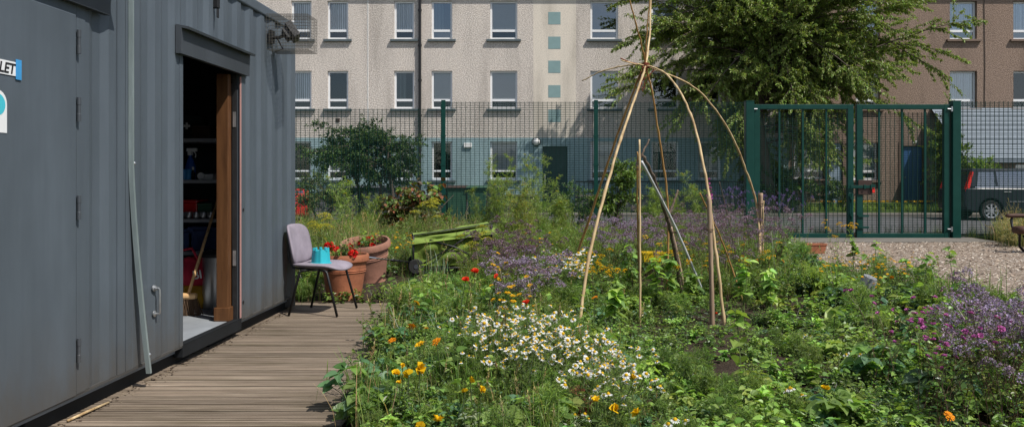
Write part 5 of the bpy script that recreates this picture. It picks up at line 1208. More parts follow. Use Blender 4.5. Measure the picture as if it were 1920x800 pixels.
# ---- flower heads
def petals(mb, n, r0, L, W, col, tilt=.2, z=0, rot=0, droop=.1, r=RS, fold=.12, jit=.12):
    a = rot + np.arange(n) * 2 * PI / n + r.normal(0, .06, n)
    P = np.stack([r0 * np.cos(a), r0 * np.sin(a), np.full(n, z)], 1); D = np.stack([np.cos(a), np.sin(a), np.full(n, tilt) + r.normal(0, jit, n)], 1)
    leaves(mb, P, D, L, W, np.clip(A_(col) * (1 + r.normal(0, .06, (n, 1))), 0, .9), fold, droop, r, w2=.95)
def f_daisy(seed, R=.021):
    r = np.random.RandomState(seed); mb = MB(); petals(mb, 13, R * .3, R * .8, R * .36, (.80, .80, .77), -.3, 0, 0, .15, r)
    mb.lathe([(R * .46, 0), (R * .42, R * .22), (R * .26, R * .42), (.0001, R * .5)], 9, col=(.72, .44, .012)); return mb
def f_calendula(seed, R=.027, c=(.80, .30, .008)):
    r = np.random.RandomState(seed); mb = MB(); petals(mb, 17, R * .25, R * .8, R * .26, c, .12, 0, 0, .1, r); petals(mb, 13, R * .18, R * .62, R * .24, A_(c) * 1.05, .4, .002, .2, .1, r)
    mb.lathe([(R * .3, .003), (R * .2, .006), (.0001, .007)], 9, col=A_(c) * .75); return mb
def f_cup(seed, R=.03, c=(.80, .40, .008), n=4, tilt=.75):
    r = np.random.RandomState(seed); mb = MB(); petals(mb, n, R * .06, R * 1.05, R * 1.35, c, tilt, 0, 0, -.05, r, .25, .15); petals(mb, n, R * .05, R * .9, R * 1.2, A_(c) * .92, tilt * 1.25, 0, .7, 0, r, .25, .15)
    mb.lathe([(R * .14, .0), (R * .1, R * .3), (.0001, R * .34)], 7, col=A_(c) * .5); return mb
def f_cluster(seed, n=34, R=.025, flat=.6, s=.008, c=((.36, .25, .37), (.42, .31, .43)), stalk=None):
    r = np.random.RandomState(seed); mb = MB(); v = norm(r.normal(0, 1, (n, 3))); v[:, 2] = np.abs(v[:, 2]); P = v * R * (.6 + .4 * r.rand(n, 1)); P[:, 2] *= flat
    cs = A_(c)[r.randint(0, len(c), n)] * (1 + r.normal(0, .12, (n, 1)))
    leaves(mb, P, v + r.normal(0, .5, (n, 3)), s * (.7 + .6 * r.rand(n)), s * .75, np.clip(cs, 0, .9), .2, .1, r, w2=.95)
    return mb
def f_umbel(seed, R=.05, c=((.42, .40, .03), (.50, .46, .05))):
    r = np.random.RandomState(seed); mb = MB()
    for k in range(16):
        a = k * 2.4; rr_ = R * math.sqrt(k / 16); p = A_([rr_ * math.cos(a), rr_ * math.sin(a), .018 - .4 * rr_ * rr_ / R])
        mb.tube([(0, 0, -.03), p * .6 + A_([0, 0, -.008]), p], .0009, 3, col=(.16, .19, .05), caps=False); mb.merge(f_cluster(seed * 31 + k, 15, .013, .5, .009, c), Matrix.Translation(p))
    return mb
def f_geranium(seed, R=.042):
    r = np.random.RandomState(seed); mb = MB(); n = 30; v = norm(r.normal(0, 1, (n, 3))); v[:, 2] = np.abs(v[:, 2]) - .25; v = norm(v)
    for p in v:
        q = Vector(p).to_track_quat('Z', 'Y').to_matrix().to_4x4(); f = MB(); petals(f, 5, .001, .016, .015, (.62, .012, .008), .25, 0, r.rand() * 6, .05, r); mb.merge(f, Matrix.Translation(Vector(p) * R * (.75 + .25 * r.rand())) @ q)
    return mb
FL = {}
def fl_mesh(key, fn, *a, **k):
    FL[key] = fn(*a, **k).mesh(key.rsplit('|')[0], PETAL); return FL[key]
for i in range(3): fl_mesh(f'flower_head|d{i}', f_daisy, 50 + i)
for i in range(2):
    fl_mesh(f'flower_head|o{i}', f_calendula, 60 + i); fl_mesh(f'flower_head|y{i}', f_calendula, 63 + i, .025, (.80, .46, .008)); fl_mesh(f'flower_head|c{i}', f_cup, 66 + i, .026, (.82, .52, .010)); fl_mesh(f'flower_head|r{i}', f_cup, 70 + i, .036, (.72, .045, .012))
    fl_mesh(f'flower_head|g{i}', f_geranium, 80 + i); fl_mesh(f'flower_head|u{i}', f_umbel, 90 + i)
    fl_mesh(f'flower_head|um{i}', f_umbel, 94 + i, .075)
    fl_mesh(f'flower_head|p{i}', f_cluster, 100 + i, 60, .034, .7, .010, ((.28, .19, .27), (.37, .27, .36), (.21, .11, .17), (.14,.13,.07)))
    fl_mesh(f'flower_head|pd{i}', f_cluster, 105 + i, 60, .034, .7, .010, ((.13, .06, .08), (.20, .115, .15), (.29, .19, .26), (.11,.10,.05)))
    fl_mesh(f'flower_head|pl{i}', f_cluster, 110 + i, 64, .036, .7, .011, ((.40, .30, .46), (.50, .40, .56), (.30, .20, .31), (.16,.16,.08)))
    fl_mesh(f'flower_head|k{i}', f_cup, 120 + i, .014, (.50, .13, .36), 5, .3); fl_mesh(f'flower_head|s{i}', f_cluster, 130 + i, 26, .028, .5, .011, ((.78, .50, .008), (.70, .40, .006)))
    fl_mesh(f'flower_head|l{i}', f_cluster, 140 + i, 22, .012, 2.6, .008, ((.16, .10, .30), (.22, .15, .36)))
    fl_mesh(f'flower_head|w{i}', f_cluster, 150 + i, 30, .03, .4, .012, ((.74, .74, .70), (.66, .66, .6)))
def plant(name, label, group, cat, mb, tips, heads=None, nper=1, seed=0, hs=1.0, tilt=.5):
    """one plant: stems and leaves in its own mesh, every flower head a child"""
    r = np.random.RandomState(seed); o = mb.build(name, LEAF, None); tag(o, label, cat, group)
    if heads:
        for k, t in enumerate(tips):
            for j in range(nper):
                me = FL[heads[r.randint(len(heads))]]; f = bpy.data.objects.new('flower_head', me); COL.objects.link(f); f.parent = o
                f.location = Vector(t) + (Vector(r.normal(0, .025, 3)) if j else Vector()); f.rotation_euler = (r.normal(0, tilt * .6) + .25 * tilt, r.normal(0, tilt * .6), r.rand() * 6); s = hs * (.75 + .5 * r.rand()); f.scale = (s, s, s)
    return o
def put(protos, spots, label=None, group=None, seed=0, s0=.85, s1=1.2, first=[None]):
    """protos are used for the first spots, copies for the rest"""
    r = np.random.RandomState(seed); used = set()
    for i, (x, y) in enumerate(spots):
        p = protos[i % len(protos)]; s = s0 + (s1 - s0) * r.rand(); loc = (x, y, float(soil_z(A_(x), A_(y))) - .01 if y < 16.7 else 0)
        if p.name not in used:
            used.add(p.name); p.location = loc; p.rotation_euler.z = r.rand() * 6; p.scale = (s, s, s)
        else: dup(p, loc, r.rand() * 6, s)
def spots_px(cx, cy, sx, sy, n, h, seed, ymin=2.4):
    """n plant positions whose tops (height h) show around a photo region"""
    r = np.random.RandomState(seed); out = []
    while len(out) < n:
        px, py = cx + sx * r.uniform(-1, 1), cy + sy * r.uniform(-1, 1)
        if ((px - cx) / sx) ** 2 + ((py - cy) / sy) ** 2 > 1: continue
        p = gp(px, py, h); out.append((p.x, p.y))
    return out

# ---- ground cover: nobody could count it
O, Yl, Cp, Rd = 'flower_head|o0', 'flower_head|y0', 'flower_head|c0', 'flower_head|r0'
SINGLES = [
    (735, 640, .30, O, 1.15, 'calendula', 'calendula', 'orange calendula hanging over the deck edge, nearest the boards'),
    (772, 613, .34, O, 1.0, 'calendula', 'calendula', 'orange calendula at the top of the deck edge group'),
    (781, 568, .36, Yl, 1.0, 'calendula', 'calendula', 'small yellow calendula by the end of the deck'),
    (787, 646, .32, Yl, 1.1, 'calendula', 'calendula', 'yellow calendula right of the overhanging orange one'),
    (818, 641, .34, O, 1.2, 'calendula', 'calendula', 'ragged orange calendula farthest from the deck edge'),
    (799, 616, .33, 'flower_head|o1', .7, 'calendula', 'calendula', 'half closed orange calendula bud between two open ones'),
    (766, 705, .28, Cp, 1.0, 'golden_poppy', 'poppy', 'golden poppy with a second bloom close to its right, below the calendulas'),
    (787, 694, .30, 'flower_head|c1', 1.15, 'golden_poppy', 'poppy', 'largest golden poppy below the calendulas'),
    (742, 703, .27, Cp, .9, 'golden_poppy', 'poppy', 'golden poppy nearest the deck below the calendulas'),
    (750, 720, .24, Cp, .75, 'golden_poppy', 'poppy', 'small golden poppy bud lowest beside the deck'),
    (755, 688, .30, 'flower_head|c1', .6, 'golden_poppy', 'poppy', 'narrow closed golden poppy above the others beside the deck'),
    (881, 715, .28, Cp, 1.0, 'golden_poppy', 'poppy', 'left one of the pair of golden poppies below the daisies'),
    (903, 732, .27, 'flower_head|c1', 1.0, 'golden_poppy', 'poppy', 'right one of the pair of golden poppies below the daisies'),
    (872, 735, .25, Cp, .7, 'golden_poppy', 'poppy', 'small golden poppy under the pair below the daisies'),
    (820, 788, .26, Cp, 1.0, 'golden_poppy', 'poppy', 'golden poppy at the bottom of the bed, farthest left'),
    (788, 797, .25, 'flower_head|c1', .9, 'golden_poppy', 'poppy', 'golden poppy cut by the bottom edge beside the deck'),
    (1120, 755, .30, Cp, 1.25, 'golden_poppy', 'poppy', 'golden poppy just right of the perforated brick'),
    (1155, 770, .28, 'flower_head|c1', 1.0, 'golden_poppy', 'poppy', 'smaller golden poppy second from the perforated brick'),
    (1195, 778, .28, Cp, 1.25, 'golden_poppy', 'poppy', 'golden poppy third from the perforated brick, wide open'),
    (1187, 712, .3, 'flower_head|c1', .9, 'golden_poppy', 'poppy', 'golden poppy at the lower right tip of the daisy drift'),
    (1547, 733, .22, Cp, 1.0, 'golden_poppy', 'poppy', 'lone golden poppy among weeds at the lower middle right'),
    (1780, 781, .22, O, .8, 'calendula', 'calendula', 'tiny orange calendula at the lower right in the dark leaves'),
    (987, 571, .45, Rd, 1.0, 'red_poppy', 'poppy', 'red poppy standing above the daisies'),
    (890, 511, .5, Rd, 1.0, 'red_poppy', 'poppy', 'red poppy between the wagon and the purple oregano'),
    (873, 527, .5, 'flower_head|r1', .95, 'red_poppy', 'poppy', 'red poppy lowest of the two near the wagon'),
    (932, 519, .5, 'flower_head|r1', .6, 'red_poppy', 'poppy', 'small red poppy beside the yellow flowers near the oregano'),
    (1343, 590, .2, Rd, .5, 'red_poppy', 'poppy', 'tiny red poppy at the foot of the sawn lath'),
    (1468, 490, .4, O, .9, 'calendula', 'calendula', 'orange calendula left of the terracotta trough'),
    (1115, 559, .35, O, .9, 'calendula', 'calendula', 'orange calendula under the front left rod'),
    (1672, 520, .35, O, .7, 'calendula', 'calendula', 'small orange calendula in front of the woodchip')]
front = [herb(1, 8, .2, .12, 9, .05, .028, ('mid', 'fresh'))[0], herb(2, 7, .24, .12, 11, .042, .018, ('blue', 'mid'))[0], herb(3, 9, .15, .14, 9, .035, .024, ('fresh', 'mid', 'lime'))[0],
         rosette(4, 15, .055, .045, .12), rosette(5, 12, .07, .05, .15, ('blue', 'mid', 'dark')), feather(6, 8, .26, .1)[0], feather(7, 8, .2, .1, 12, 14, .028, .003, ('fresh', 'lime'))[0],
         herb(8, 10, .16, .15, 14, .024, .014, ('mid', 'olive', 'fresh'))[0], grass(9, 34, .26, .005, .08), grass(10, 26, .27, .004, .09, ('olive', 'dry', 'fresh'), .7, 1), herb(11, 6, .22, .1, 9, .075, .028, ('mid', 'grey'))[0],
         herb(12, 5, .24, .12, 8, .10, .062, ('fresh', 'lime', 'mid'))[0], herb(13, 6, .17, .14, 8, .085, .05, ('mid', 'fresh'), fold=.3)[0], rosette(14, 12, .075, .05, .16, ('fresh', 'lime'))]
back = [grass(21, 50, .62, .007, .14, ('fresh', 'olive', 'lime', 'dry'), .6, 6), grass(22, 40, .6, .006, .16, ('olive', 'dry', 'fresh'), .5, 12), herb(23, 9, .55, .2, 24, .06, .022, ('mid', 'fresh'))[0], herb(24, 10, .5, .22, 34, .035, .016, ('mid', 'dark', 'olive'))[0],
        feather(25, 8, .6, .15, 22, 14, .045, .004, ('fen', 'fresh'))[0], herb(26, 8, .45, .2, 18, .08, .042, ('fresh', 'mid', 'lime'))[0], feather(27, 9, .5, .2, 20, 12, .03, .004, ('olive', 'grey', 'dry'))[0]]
EXCL = [(PF.x, PF.y, .32), (PB.x, PB.y, .36), (-1.28, 10.3, .5), (-1.9, 9.5, .4), (-.9, 10.4, .5), (-1.65, 10.2, .45), (gp(1622, 572).x, gp(1622, 572).y, .17), (gp(1622, 572).x, gp(1622, 572).y - .35, .26), (gp(1622, 572).x - .08, gp(1622, 572).y - .75, .24), (X_at(1524, 12), 11.1, .36), (X_at(1524, 12), 10.4, .34), (X_at(1524, 12), 11.7, .35), (X_at(1524, 12.3), 12.3, .32), (X_at(1224, 9.9), 9.9, .3), (-2.05, 8.6, .45), (-1.75, 8.6, .3), (-1.7, 9.4, .35), (X_at(1224,9.3), 9.3, .3), (X_at(1220,8.6), 8.6, .22), (bk.location.x, bk.location.y, .15), (bk.location.x, bk.location.y - .25, .14)]
def ok(x, y, m_=.0, frontclear=True):
    if y < 8.1 and x < np.interp(y, [2, 3, 4, 5, 6, 7.9], [-.3, -.68, -.98, -1.12, -1.2, -1.42]) + .05 * math.sin(y * 4): return False
    if x > path_edge(y) - .1: return False
    for (a, b, q_) in EXCL:
        if (x - a) ** 2 + (y - b) ** 2 < q_ * q_: return False
        if q_ == .5 and -.1 < b - y < 1.35 and abs(x - a) < .6 and (int(x * 977) % 5): return False
        if frontclear and 0 < b - y < .55 and abs(x - a) < q_ * .75 and q_ < .4: return False
    return True
def scatter(name, protos, spots, seed, mat=LEAF):
    r = np.random.RandomState(seed); groups = {}
    for (x, y, s, k) in spots: groups.setdefault(k % len(protos), []).append((x, y, s))
    out = MB()
    for k, L_ in groups.items():
        V, Q, T, C = protos[k].arrays(); n = len(L_); P = A_(L_); a = r.rand(n) * 2 * PI; ca, sa = np.cos(a)[:, None], np.sin(a)[:, None]; s = P[:, 2:3]
        X = (V[None, :, 0] * ca - V[None, :, 1] * sa) * s + P[:, 0:1]; Y = (V[None, :, 0] * sa + V[None, :, 1] * ca) * s + P[:, 1:2]; Z = V[None, :, 2] * s * (.85 + .3 * r.rand(n, 1)) + soil_z(P[:, 0:1], P[:, 1:2]) * (P[:, 1:2] < 16.7)
        br = (1 + .16 * r.normal(0, 1, (n, 1, 1)))
        C2 = np.clip(C[None] * br * (1 + r.normal(0, .05, (n, 1, 3))), .003, 1)
        off = (np.arange(n) * len(V))[:, None, None]
        out.add(np.stack([X, Y, Z], -1).reshape(-1, 3), (Q[None] + off).reshape(-1, 4) if len(Q) else None, (T[None] + off).reshape(-1, 3) if len(T) else None, col=C2.reshape(-1, 3))
    o = out.build(name, mat, None); return o
r = np.random.RandomState(77)
def cover(n, y0, y1, hfun, kfun, dens, seed):
    r = np.random.RandomState(seed); out = []
    while len(out) < n:
        y = r.uniform(y0, y1); x = r.uniform(-.36 * y - .3 if y > 8 else -1.5, min(.62 * y + .3, path_edge(y)))
        if not ok(x, y): continue
        if r.rand() > dens(x, y): continue
        out.append((x, y, hfun(x, y) * (.7 + .6 * r.rand()), kfun(x, y, r)))
    return out
def densF(x, y):
    d = 1.0
    if x > .9 and 3.4 < y < 8.5: d = .42 + .9 * noise2(x, y, 3.2, 31)
    return d
FEET = [tuple(gp(px, py).xy) for px, py in ((1083, 622), (1361, 612), (1336, 612), (1200, 612), (1330, 562))]
LOW = []            # short growth where flowers show over what stands in front of them
def hF(x, y):
    if x > path_edge(y) - 1.3: return .55 * (1 + .25 * noise2(x, y, 2.5, 12))
    v = (1.02 if x < .4 else .68 if x < 2.6 else .95) * (1 if y > 3.2 else .62) * (1 + .25 * noise2(x, y, 2.5, 12))
    if -.6 < x < .75 and 2.9 < y < 4.6: v *= .72
    for (a, b) in LOW:
        if abs(x - a) < .11 and -.08 < b - y < .75: v *= .55; break
    for (a, b) in FEET:
        if abs(x - a) < .2 and -.15 < b - y < 1.1: v *= .45; break
    return v
def kF(x, y, r):
    z = noise2(x, y, 1.8, 44)
    if x < .5: pool = (5, 6, 9, 8, 1, 10, 2, 4, 11) if z > -.1 else (1, 10, 4, 3, 9, 2, 0, 12, 13)
    elif x < 2.4: pool = (0, 2, 7, 12, 3, 5, 11, 2, 13) if z > 0 else (2, 3, 0, 1, 11, 10, 12)
    else: pool = (0, 4, 10, 12, 11, 4, 3, 5, 13)
    return pool[r.randint(len(pool))]
LOW += [tuple(gp(px, py, h).xy) for (px, py, h, *_) in SINGLES]
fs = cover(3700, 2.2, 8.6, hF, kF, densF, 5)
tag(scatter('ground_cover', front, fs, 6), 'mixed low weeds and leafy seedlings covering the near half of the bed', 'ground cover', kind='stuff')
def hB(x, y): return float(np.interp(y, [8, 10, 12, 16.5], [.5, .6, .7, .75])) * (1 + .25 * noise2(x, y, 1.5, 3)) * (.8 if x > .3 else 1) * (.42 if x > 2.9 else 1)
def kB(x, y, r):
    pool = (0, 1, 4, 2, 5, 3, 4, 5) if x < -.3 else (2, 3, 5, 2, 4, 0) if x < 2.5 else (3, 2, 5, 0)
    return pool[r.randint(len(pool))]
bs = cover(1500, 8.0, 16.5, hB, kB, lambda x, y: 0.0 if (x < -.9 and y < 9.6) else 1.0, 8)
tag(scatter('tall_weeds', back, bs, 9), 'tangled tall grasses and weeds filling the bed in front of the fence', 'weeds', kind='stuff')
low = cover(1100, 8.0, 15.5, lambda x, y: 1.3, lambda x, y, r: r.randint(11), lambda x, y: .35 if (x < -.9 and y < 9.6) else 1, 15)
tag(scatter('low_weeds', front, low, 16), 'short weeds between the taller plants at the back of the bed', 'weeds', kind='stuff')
vs = []
r = np.random.RandomState(19)
for _ in range(420):
    y = r.uniform(13.6, 16.4); x = r.uniform(path_edge(15.4) + 3.9, 11.5)
    if x > np.interp(y, [13.6, 14.6, 15.6], [9.4, 8.2, 8.9]): vs.append((x, y, r.uniform(.5, 1.0), r.choice([0, 1, 1, 3, 6])))
tag(scatter('rough_grass', back, vs, 20), 'rough dry grass along the fence foot by the bench', 'grass', kind='stuff')
vs = [(r.uniform(-9, 17), r.uniform(16.75, 17.4), r.uniform(.25, .5), r.choice([0, 1, 3])) for _ in range(300)]
tag(scatter('rough_grass', back, vs, 22), 'strip of weeds along the outside of the fence by the kerb', 'grass', kind='stuff')
vs = [(r.uniform(-6, 24), r.uniform(28.2, 30.9), r.uniform(.5, 1.1), r.choice([0, 1, 0])) for _ in range(1300)]
o = scatter('verge_grass', [grass(31, 40, .3, .012, .14, ('mid', 'fresh'), .5), grass(32, 36, .28, .012, .14, ('fresh', 'olive'), .6)], vs, 24); tag(o, 'grass on the verge in front of the brown block', 'grass', kind='stuff'); o.location.z = .12
dn = MB(); 
for _ in range(170):
    x, y = r.uniform(9, 20), r.uniform(28.3, 29.8); dn.merge(f_cup(int(r.randint(99)), .05, (.78, .52, .01), 4, .3), Matrix.Translation((x, y, .42)))
tag(dn.build('verge_flowers', PETAL, None), 'scatter of small yellow flowers over the verge by the blue door', 'flowers', kind='stuff')
# dirt and dry bits along the container foot
lt = []; r = np.random.RandomState(61)
V = []; n = 420; yy = r.uniform(2.6, 7.9, n); xx = -2.50 + np.abs(r.normal(0, .04, n)); aa = r.rand(n) * PI; ll = r.uniform(.006, .03, n); wl = r.uniform(.004, .012, n)
for sx, sy in ((-1, -1), (1, -1), (1, 1), (-1, 1)):
    V.append(np.stack([xx + sx * ll / 2 * np.cos(aa) - sy * wl / 2 * np.sin(aa), yy + sx * ll / 2 * np.sin(aa) + sy * wl / 2 * np.cos(aa), .004 + .004 * r.rand(n)], 1))
cc = A_([(.10, .07, .05), (.2, .15, .1), (.05, .035, .025), (.3, .24, .17)])[r.randint(0, 4, n)]
tag(MB().add(np.stack(V, 1).reshape(-1, 3), (np.arange(n) * 4)[:, None] + A_([0, 1, 2, 3]), col=np.repeat(cc, 4, 0)).build('litter', PETAL, None), 'dry bits and crumbs of dirt along the container foot', 'litter', kind='stuff')
r = np.random.RandomState(62)
# woodchips
n = 16000; r = np.random.RandomState(40); y = r.uniform(5.5, 15.6, n); x = path_edge(y) - .05 + r.rand(n) ** 1.0 * 5.2; 
a = r.rand(n) * PI; l = r.uniform(.018, .05, n); w_ = r.uniform(.008, .02, n); tz = r.normal(0, .25, (n, 2)); z0 = .004 + .018 * noise2(x, y, 3, 9) + r.uniform(.004, .016, n)
V = []; 
for sx, sy in ((-1, -1), (1, -1), (1, 1), (-1, 1)):
    dx = sx * l / 2; dy = sy * w_ / 2; V.append(np.stack([x + dx * np.cos(a) - dy * np.sin(a), y + dx * np.sin(a) + dy * np.cos(a), z0 + dx * tz[:, 0] + dy * tz[:, 1]], 1))
V = np.stack(V, 1).reshape(-1, 3); cc = A_([(.46, .38, .29), (.30, .22, .16), (.56, .50, .42), (.38, .33, .28), (.17, .12, .09)])[r.randint(0, 5, n)] * (1 + r.normal(0, .15, (n, 1)))
chips = MB().add(V, (np.arange(n) * 4)[:, None] + A_([0, 1, 2, 3]), col=np.repeat(np.clip(cc, .02, .8), 4, 0))
CHIP = simple('wood_chip', (.4, .3, .2), .9); 
m_, nt, b = nt_mat('wood_chip_pieces'); at_n = N(nt, 'ShaderNodeAttribute', attribute_name='Col'); nt.links.new(at_n.outputs['Color'], b.inputs['Base Color']); b.inputs['Roughness'].default_value = .9
tag(chips.build('woodchips', m_, None), 'loose wood chippings on the path inside the gate', 'woodchips', kind='stuff')

# ---- plants one can point to
lab_d = 'bushy white daisy plant with yellow centres in the drift at the front of the bed'
dz = []
for i in range(6):
    mb, tips = feather(200 + i, 9, .36, .09, 9, 9, .022, .0028, ('mid', 'fresh', 'olive'), .45, .07)
    dz.append(plant('daisy_plant', lab_d, 'white daisies in the front drift', 'daisy', mb, tips, [f'flower_head|d{k}' for k in range(3)], 1, 210 + i, .80, .8))
sp = spots_px(945, 605, 75, 40, 16, .36, 1) + spots_px(1030, 630, 75, 50, 22, .36, 2) + spots_px(1150, 665, 55, 45, 14, .36, 3)
put(dz, sp, seed=4, s0=.8, s1=1.1)
lab_d2 = 'white daisy plant in the patch behind the front left rod'
mb, tips = feather(220, 8, .5, .12, 9, 9, .022, .003, ('mid', 'fresh')); d2 = plant('daisy_plant', lab_d2, 'white daisies behind the rods', 'daisy', mb, tips, [f'flower_head|d{k}' for k in range(3)], 1, 221, 1.2)
put([d2], spots_px(1070, 478, 45, 16, 9, .5, 5), seed=6)
mb, tips = feather(225, 3, .16, .06, 7, 8); d3 = plant('daisy_plant', 'single low white daisy among the bare soil and weeds at the lower right', 'stray white daisies', 'daisy', mb, tips, [f'flower_head|d{k}' for k in range(3)], 1, 226, .95)
put([d3], [tuple(gp(px, py, .16).xy) for px, py in ((1512, 615), (1598, 658), (1478, 742), (1240, 715), (1300, 690), (1270, 790), (1100, 772))], seed=7)
# calendulas and californian poppies along the deck
def single(name, cat, label, px, py, h, head, seed, hs=1.0, bush=True, group=None):
    mb, tips = herb(seed, 5, h * .75, .08, 9, .055, .02, ('mid', 'fresh', 'grey'), lean=.4) if bush else (MB(), [])
    r = np.random.RandomState(seed); p = stem_path(r, h / .92, .02, .15); p[:, 2] *= h / p[-1, 2]; mb.tube(p, .0024, 4, col=(.10, .14, .05), caps=False)
    t = p[-1]; q = gp(px, py, h)
    o = plant(name, label, group, cat, mb, [t], [head], 1, seed, hs, .7); o.location = (q.x - t[0], q.y - t[1], float(soil_z(A_(q.x), A_(q.y))) * .3); return o
for i, (px, py, h, head, hs, nm, cat, lab) in enumerate(SINGLES):
    single(nm, cat, lab, px, py, h, head, 300 + i, hs, True)
# oregano
def multi(name, cat, label, group, n, heads, h, spread, seed, stems=14, nper=2, hs=.9, L=.026, W=.014, cols=('mid', 'olive', 'dark'), lps=16, stemc=(.12, .07, .05), lean=.45):
    out = []
    for i in range(n):
        mb, tips = herb(seed + i, stems, h, spread, lps, L, W, cols, stemc, lean, .1, .4, .2, .0018)
        out.append(plant(name, label, group, cat, mb, tips, heads, nper, seed + i, hs, .4))
    return out
pd = multi('oregano_plant', 'oregano', 'dark purple oregano right behind the folding wagon', 'dark oregano by the wagon', 2, ['flower_head|pd0', 'flower_head|pd1'], .62, .2, 400, 16, 2)
put(pd, spots_px(958, 450, 55, 22, 9, .6, 11), seed=12)
pm = multi('oregano_plant', 'oregano', 'mauve oregano in the lower patch beside the red poppies', 'mauve oregano by the poppies', 2, ['flower_head|p0', 'flower_head|pl1'], .52, .18, 410, 12, 2)
put(pm, spots_px(985, 492, 45, 20, 7, .52, 13), seed=14)
pb = multi('oregano_plant', 'oregano', 'lilac oregano left of the upright cane at the back of the bed', 'lilac oregano behind the rods', 2, ['flower_head|p0', 'flower_head|pl0'], .66, .2, 420, 13, 2)
put(pb, spots_px(1160, 434, 42, 22, 9, .64, 15), seed=16)
pc = multi('oregano_plant', 'oregano', 'dusky purple oregano in the broad bank below the gate', 'oregano bank below the gate', 3, ['flower_head|pd0', 'flower_head|p1', 'flower_head|p0'], .7, .22, 430, 14, 2)
put(pc, spots_px(1345, 418, 125, 24, 26, .68, 17), seed=18)
pr_ = multi('oregano_plant', 'oregano', 'lilac oregano in full flower at the right end of the bed', 'oregano at the right end', 3, ['flower_head|pl0', 'flower_head|pl1', 'flower_head|p0'], .55, .18, 440, 13, 2)
put(pr_, spots_px(1905, 580, 60, 36, 11, .52, 19) + spots_px(1910, 635, 30, 30, 2, .5, 20), seed=21)
cp = multi('campion_plant', 'campion', 'pink campion with sparse small flowers left of the lilac oregano', 'pink campions', 2, ['flower_head|k0', 'flower_head|k1'], .5, .14, 450, 7, 1, .9, .05, .02, ('mid', 'olive', 'dark'), 9)
put(cp, spots_px(1772, 620, 40, 75, 9, .42, 22) + [tuple(gp(1668, 648, .3).xy), tuple(gp(1655, 635, .3).xy)], seed=23)
# yellow flowers
yl = multi('ragwort_plant', 'ragwort', 'yellow flowered ragwort behind the daisies by the front left rod', 'ragwort behind the daisies', 2, ['flower_head|s0', 'flower_head|s1'], .55, .12, 460, 10, 1, 1.0, .05, .014, ('mid', 'fresh'), 12)
put(yl, spots_px(1120, 478, 22, 14, 5, .52, 24), seed=25, s0=.8, s1=1.0)
yl = multi('ragwort_plant', 'ragwort', 'yellow flowered ragwort between the cane frame and the yellow crate', 'ragwort by the crate', 1, ['flower_head|s0', 'flower_head|s1'], .6, .12, 464, 10, 1, 1.0, .05, .014, ('mid', 'fresh'), 12)
put(yl, spots_px(1275, 462, 20, 16, 4, .55, 26), seed=27, s0=.8, s1=1.0)
yl = multi('ragwort_plant', 'ragwort', 'yellow flowered ragwort left of the stout weathered stake', 'ragwort by the stout stake', 1, ['flower_head|s0', 'flower_head|s1'], .55, .12, 468, 9, 1, 1.0, .05, .014, ('mid', 'fresh'), 12)
put(yl, spots_px(1402, 468, 16, 14, 3, .5, 28), seed=29, s0=.8, s1=1.0)
yl = multi('ragwort_plant', 'ragwort', 'tall ragwort with golden heads in front of the gate centre', None, 1, ['flower_head|s0', 'flower_head|s1'], .62, .08, 472, 8, 2, 1.1, .06, .016, ('mid', 'fresh'), 14)
put(yl, [tuple(gp(1568, 425, .6).xy)], seed=30, s0=1, s1=1)
yl = multi('hawkweed_plant', 'hawkweed', 'small yellow flowered plant in front of the woodchip path', 'yellow flowers before the woodchip', 1, ['flower_head|y0', 'flower_head|y1'], .42, .12, 474, 8, 1, .6, .04, .012, ('mid', 'fresh'), 8)
put(yl, spots_px(1670, 497, 120, 18, 12, .38, 31), seed=32)
yl = multi('hawkweed_plant', 'hawkweed', 'small yellow flowered plant between the pots and the wagon', 'yellow flowers by the pots', 1, ['flower_head|y0', 'flower_head|y1'], .55, .12, 476, 9, 1, .8, .04, .012, ('mid', 'fresh'), 8)
put(yl, spots_px(745, 450, 22, 14, 4, .5, 33), seed=34)
yl = multi('hawkweed_plant', 'hawkweed', 'small yellow flowered plant around the dark oregano', 'yellow flowers by the oregano', 1, ['flower_head|y0', 'flower_head|y1'], .6, .12, 478, 8, 1, .9, .04, .012, ('mid', 'fresh'), 8)
put(yl, [tuple(gp(px, py, .55).xy) for px, py in ((925, 515), (935, 525), (985, 440), (998, 436), (948, 483))], seed=35, s0=.85, s1=.95)
# fennel and umbels
def fennel(seed, h, nst, cols=('fen', 'fresh', 'lime')):
    return feather(seed, nst, h, .2, 36, 22, .055, .0062, cols, .22, .26, (.16, .22, .07), .0075, .06)
for i, (px, Y, h, nst, lab) in enumerate([
    (1010, 14.2, 1.55, 6, 'tall feathery fennel in front of the dark green house door'), (945, 14.0, 1.5, 6, 'tall feathery fennel in front of the teal wall under the vent box'), (975, 13.4, 1.05, 8, 'lower yellowing fennel in the middle of the fennel clump'),
    (905, 13.8, 1.2, 5, 'feathery fennel right of the green wheelie bins'), (1045, 13.8, 1.05, 6, 'lower feathery fennel at the edge of the clump toward the wigwam'), (1262, 14.6, 1.1, 5, 'loose fennel behind the knotty branch'),
    (1225, 15.0, 1.0, 5, 'short fennel behind the steel tube'), (655, 13.6, 1.25, 3, 'thin tall fennel shoots in front of the small tree'), (700, 14.2, 1.0, 4, 'short fennel shoots in front of the small tree trunk'), (1310, 15.2, 1.2, 3, 'sparse fennel left of the pale arching rod tip')]):
    mb, tips = fennel(500 + i, h, nst, ('fen', 'fresh', 'lime') if i != 2 else ('lime', 'fen', (.26, .22, .05)))
    o = plant('fennel_plant', lab, None, 'fennel', mb, tips, ['flower_head|u0', 'flower_head|u1'], 1, 500 + i, .55); o.location = (X_at(px, Y), Y, .0)
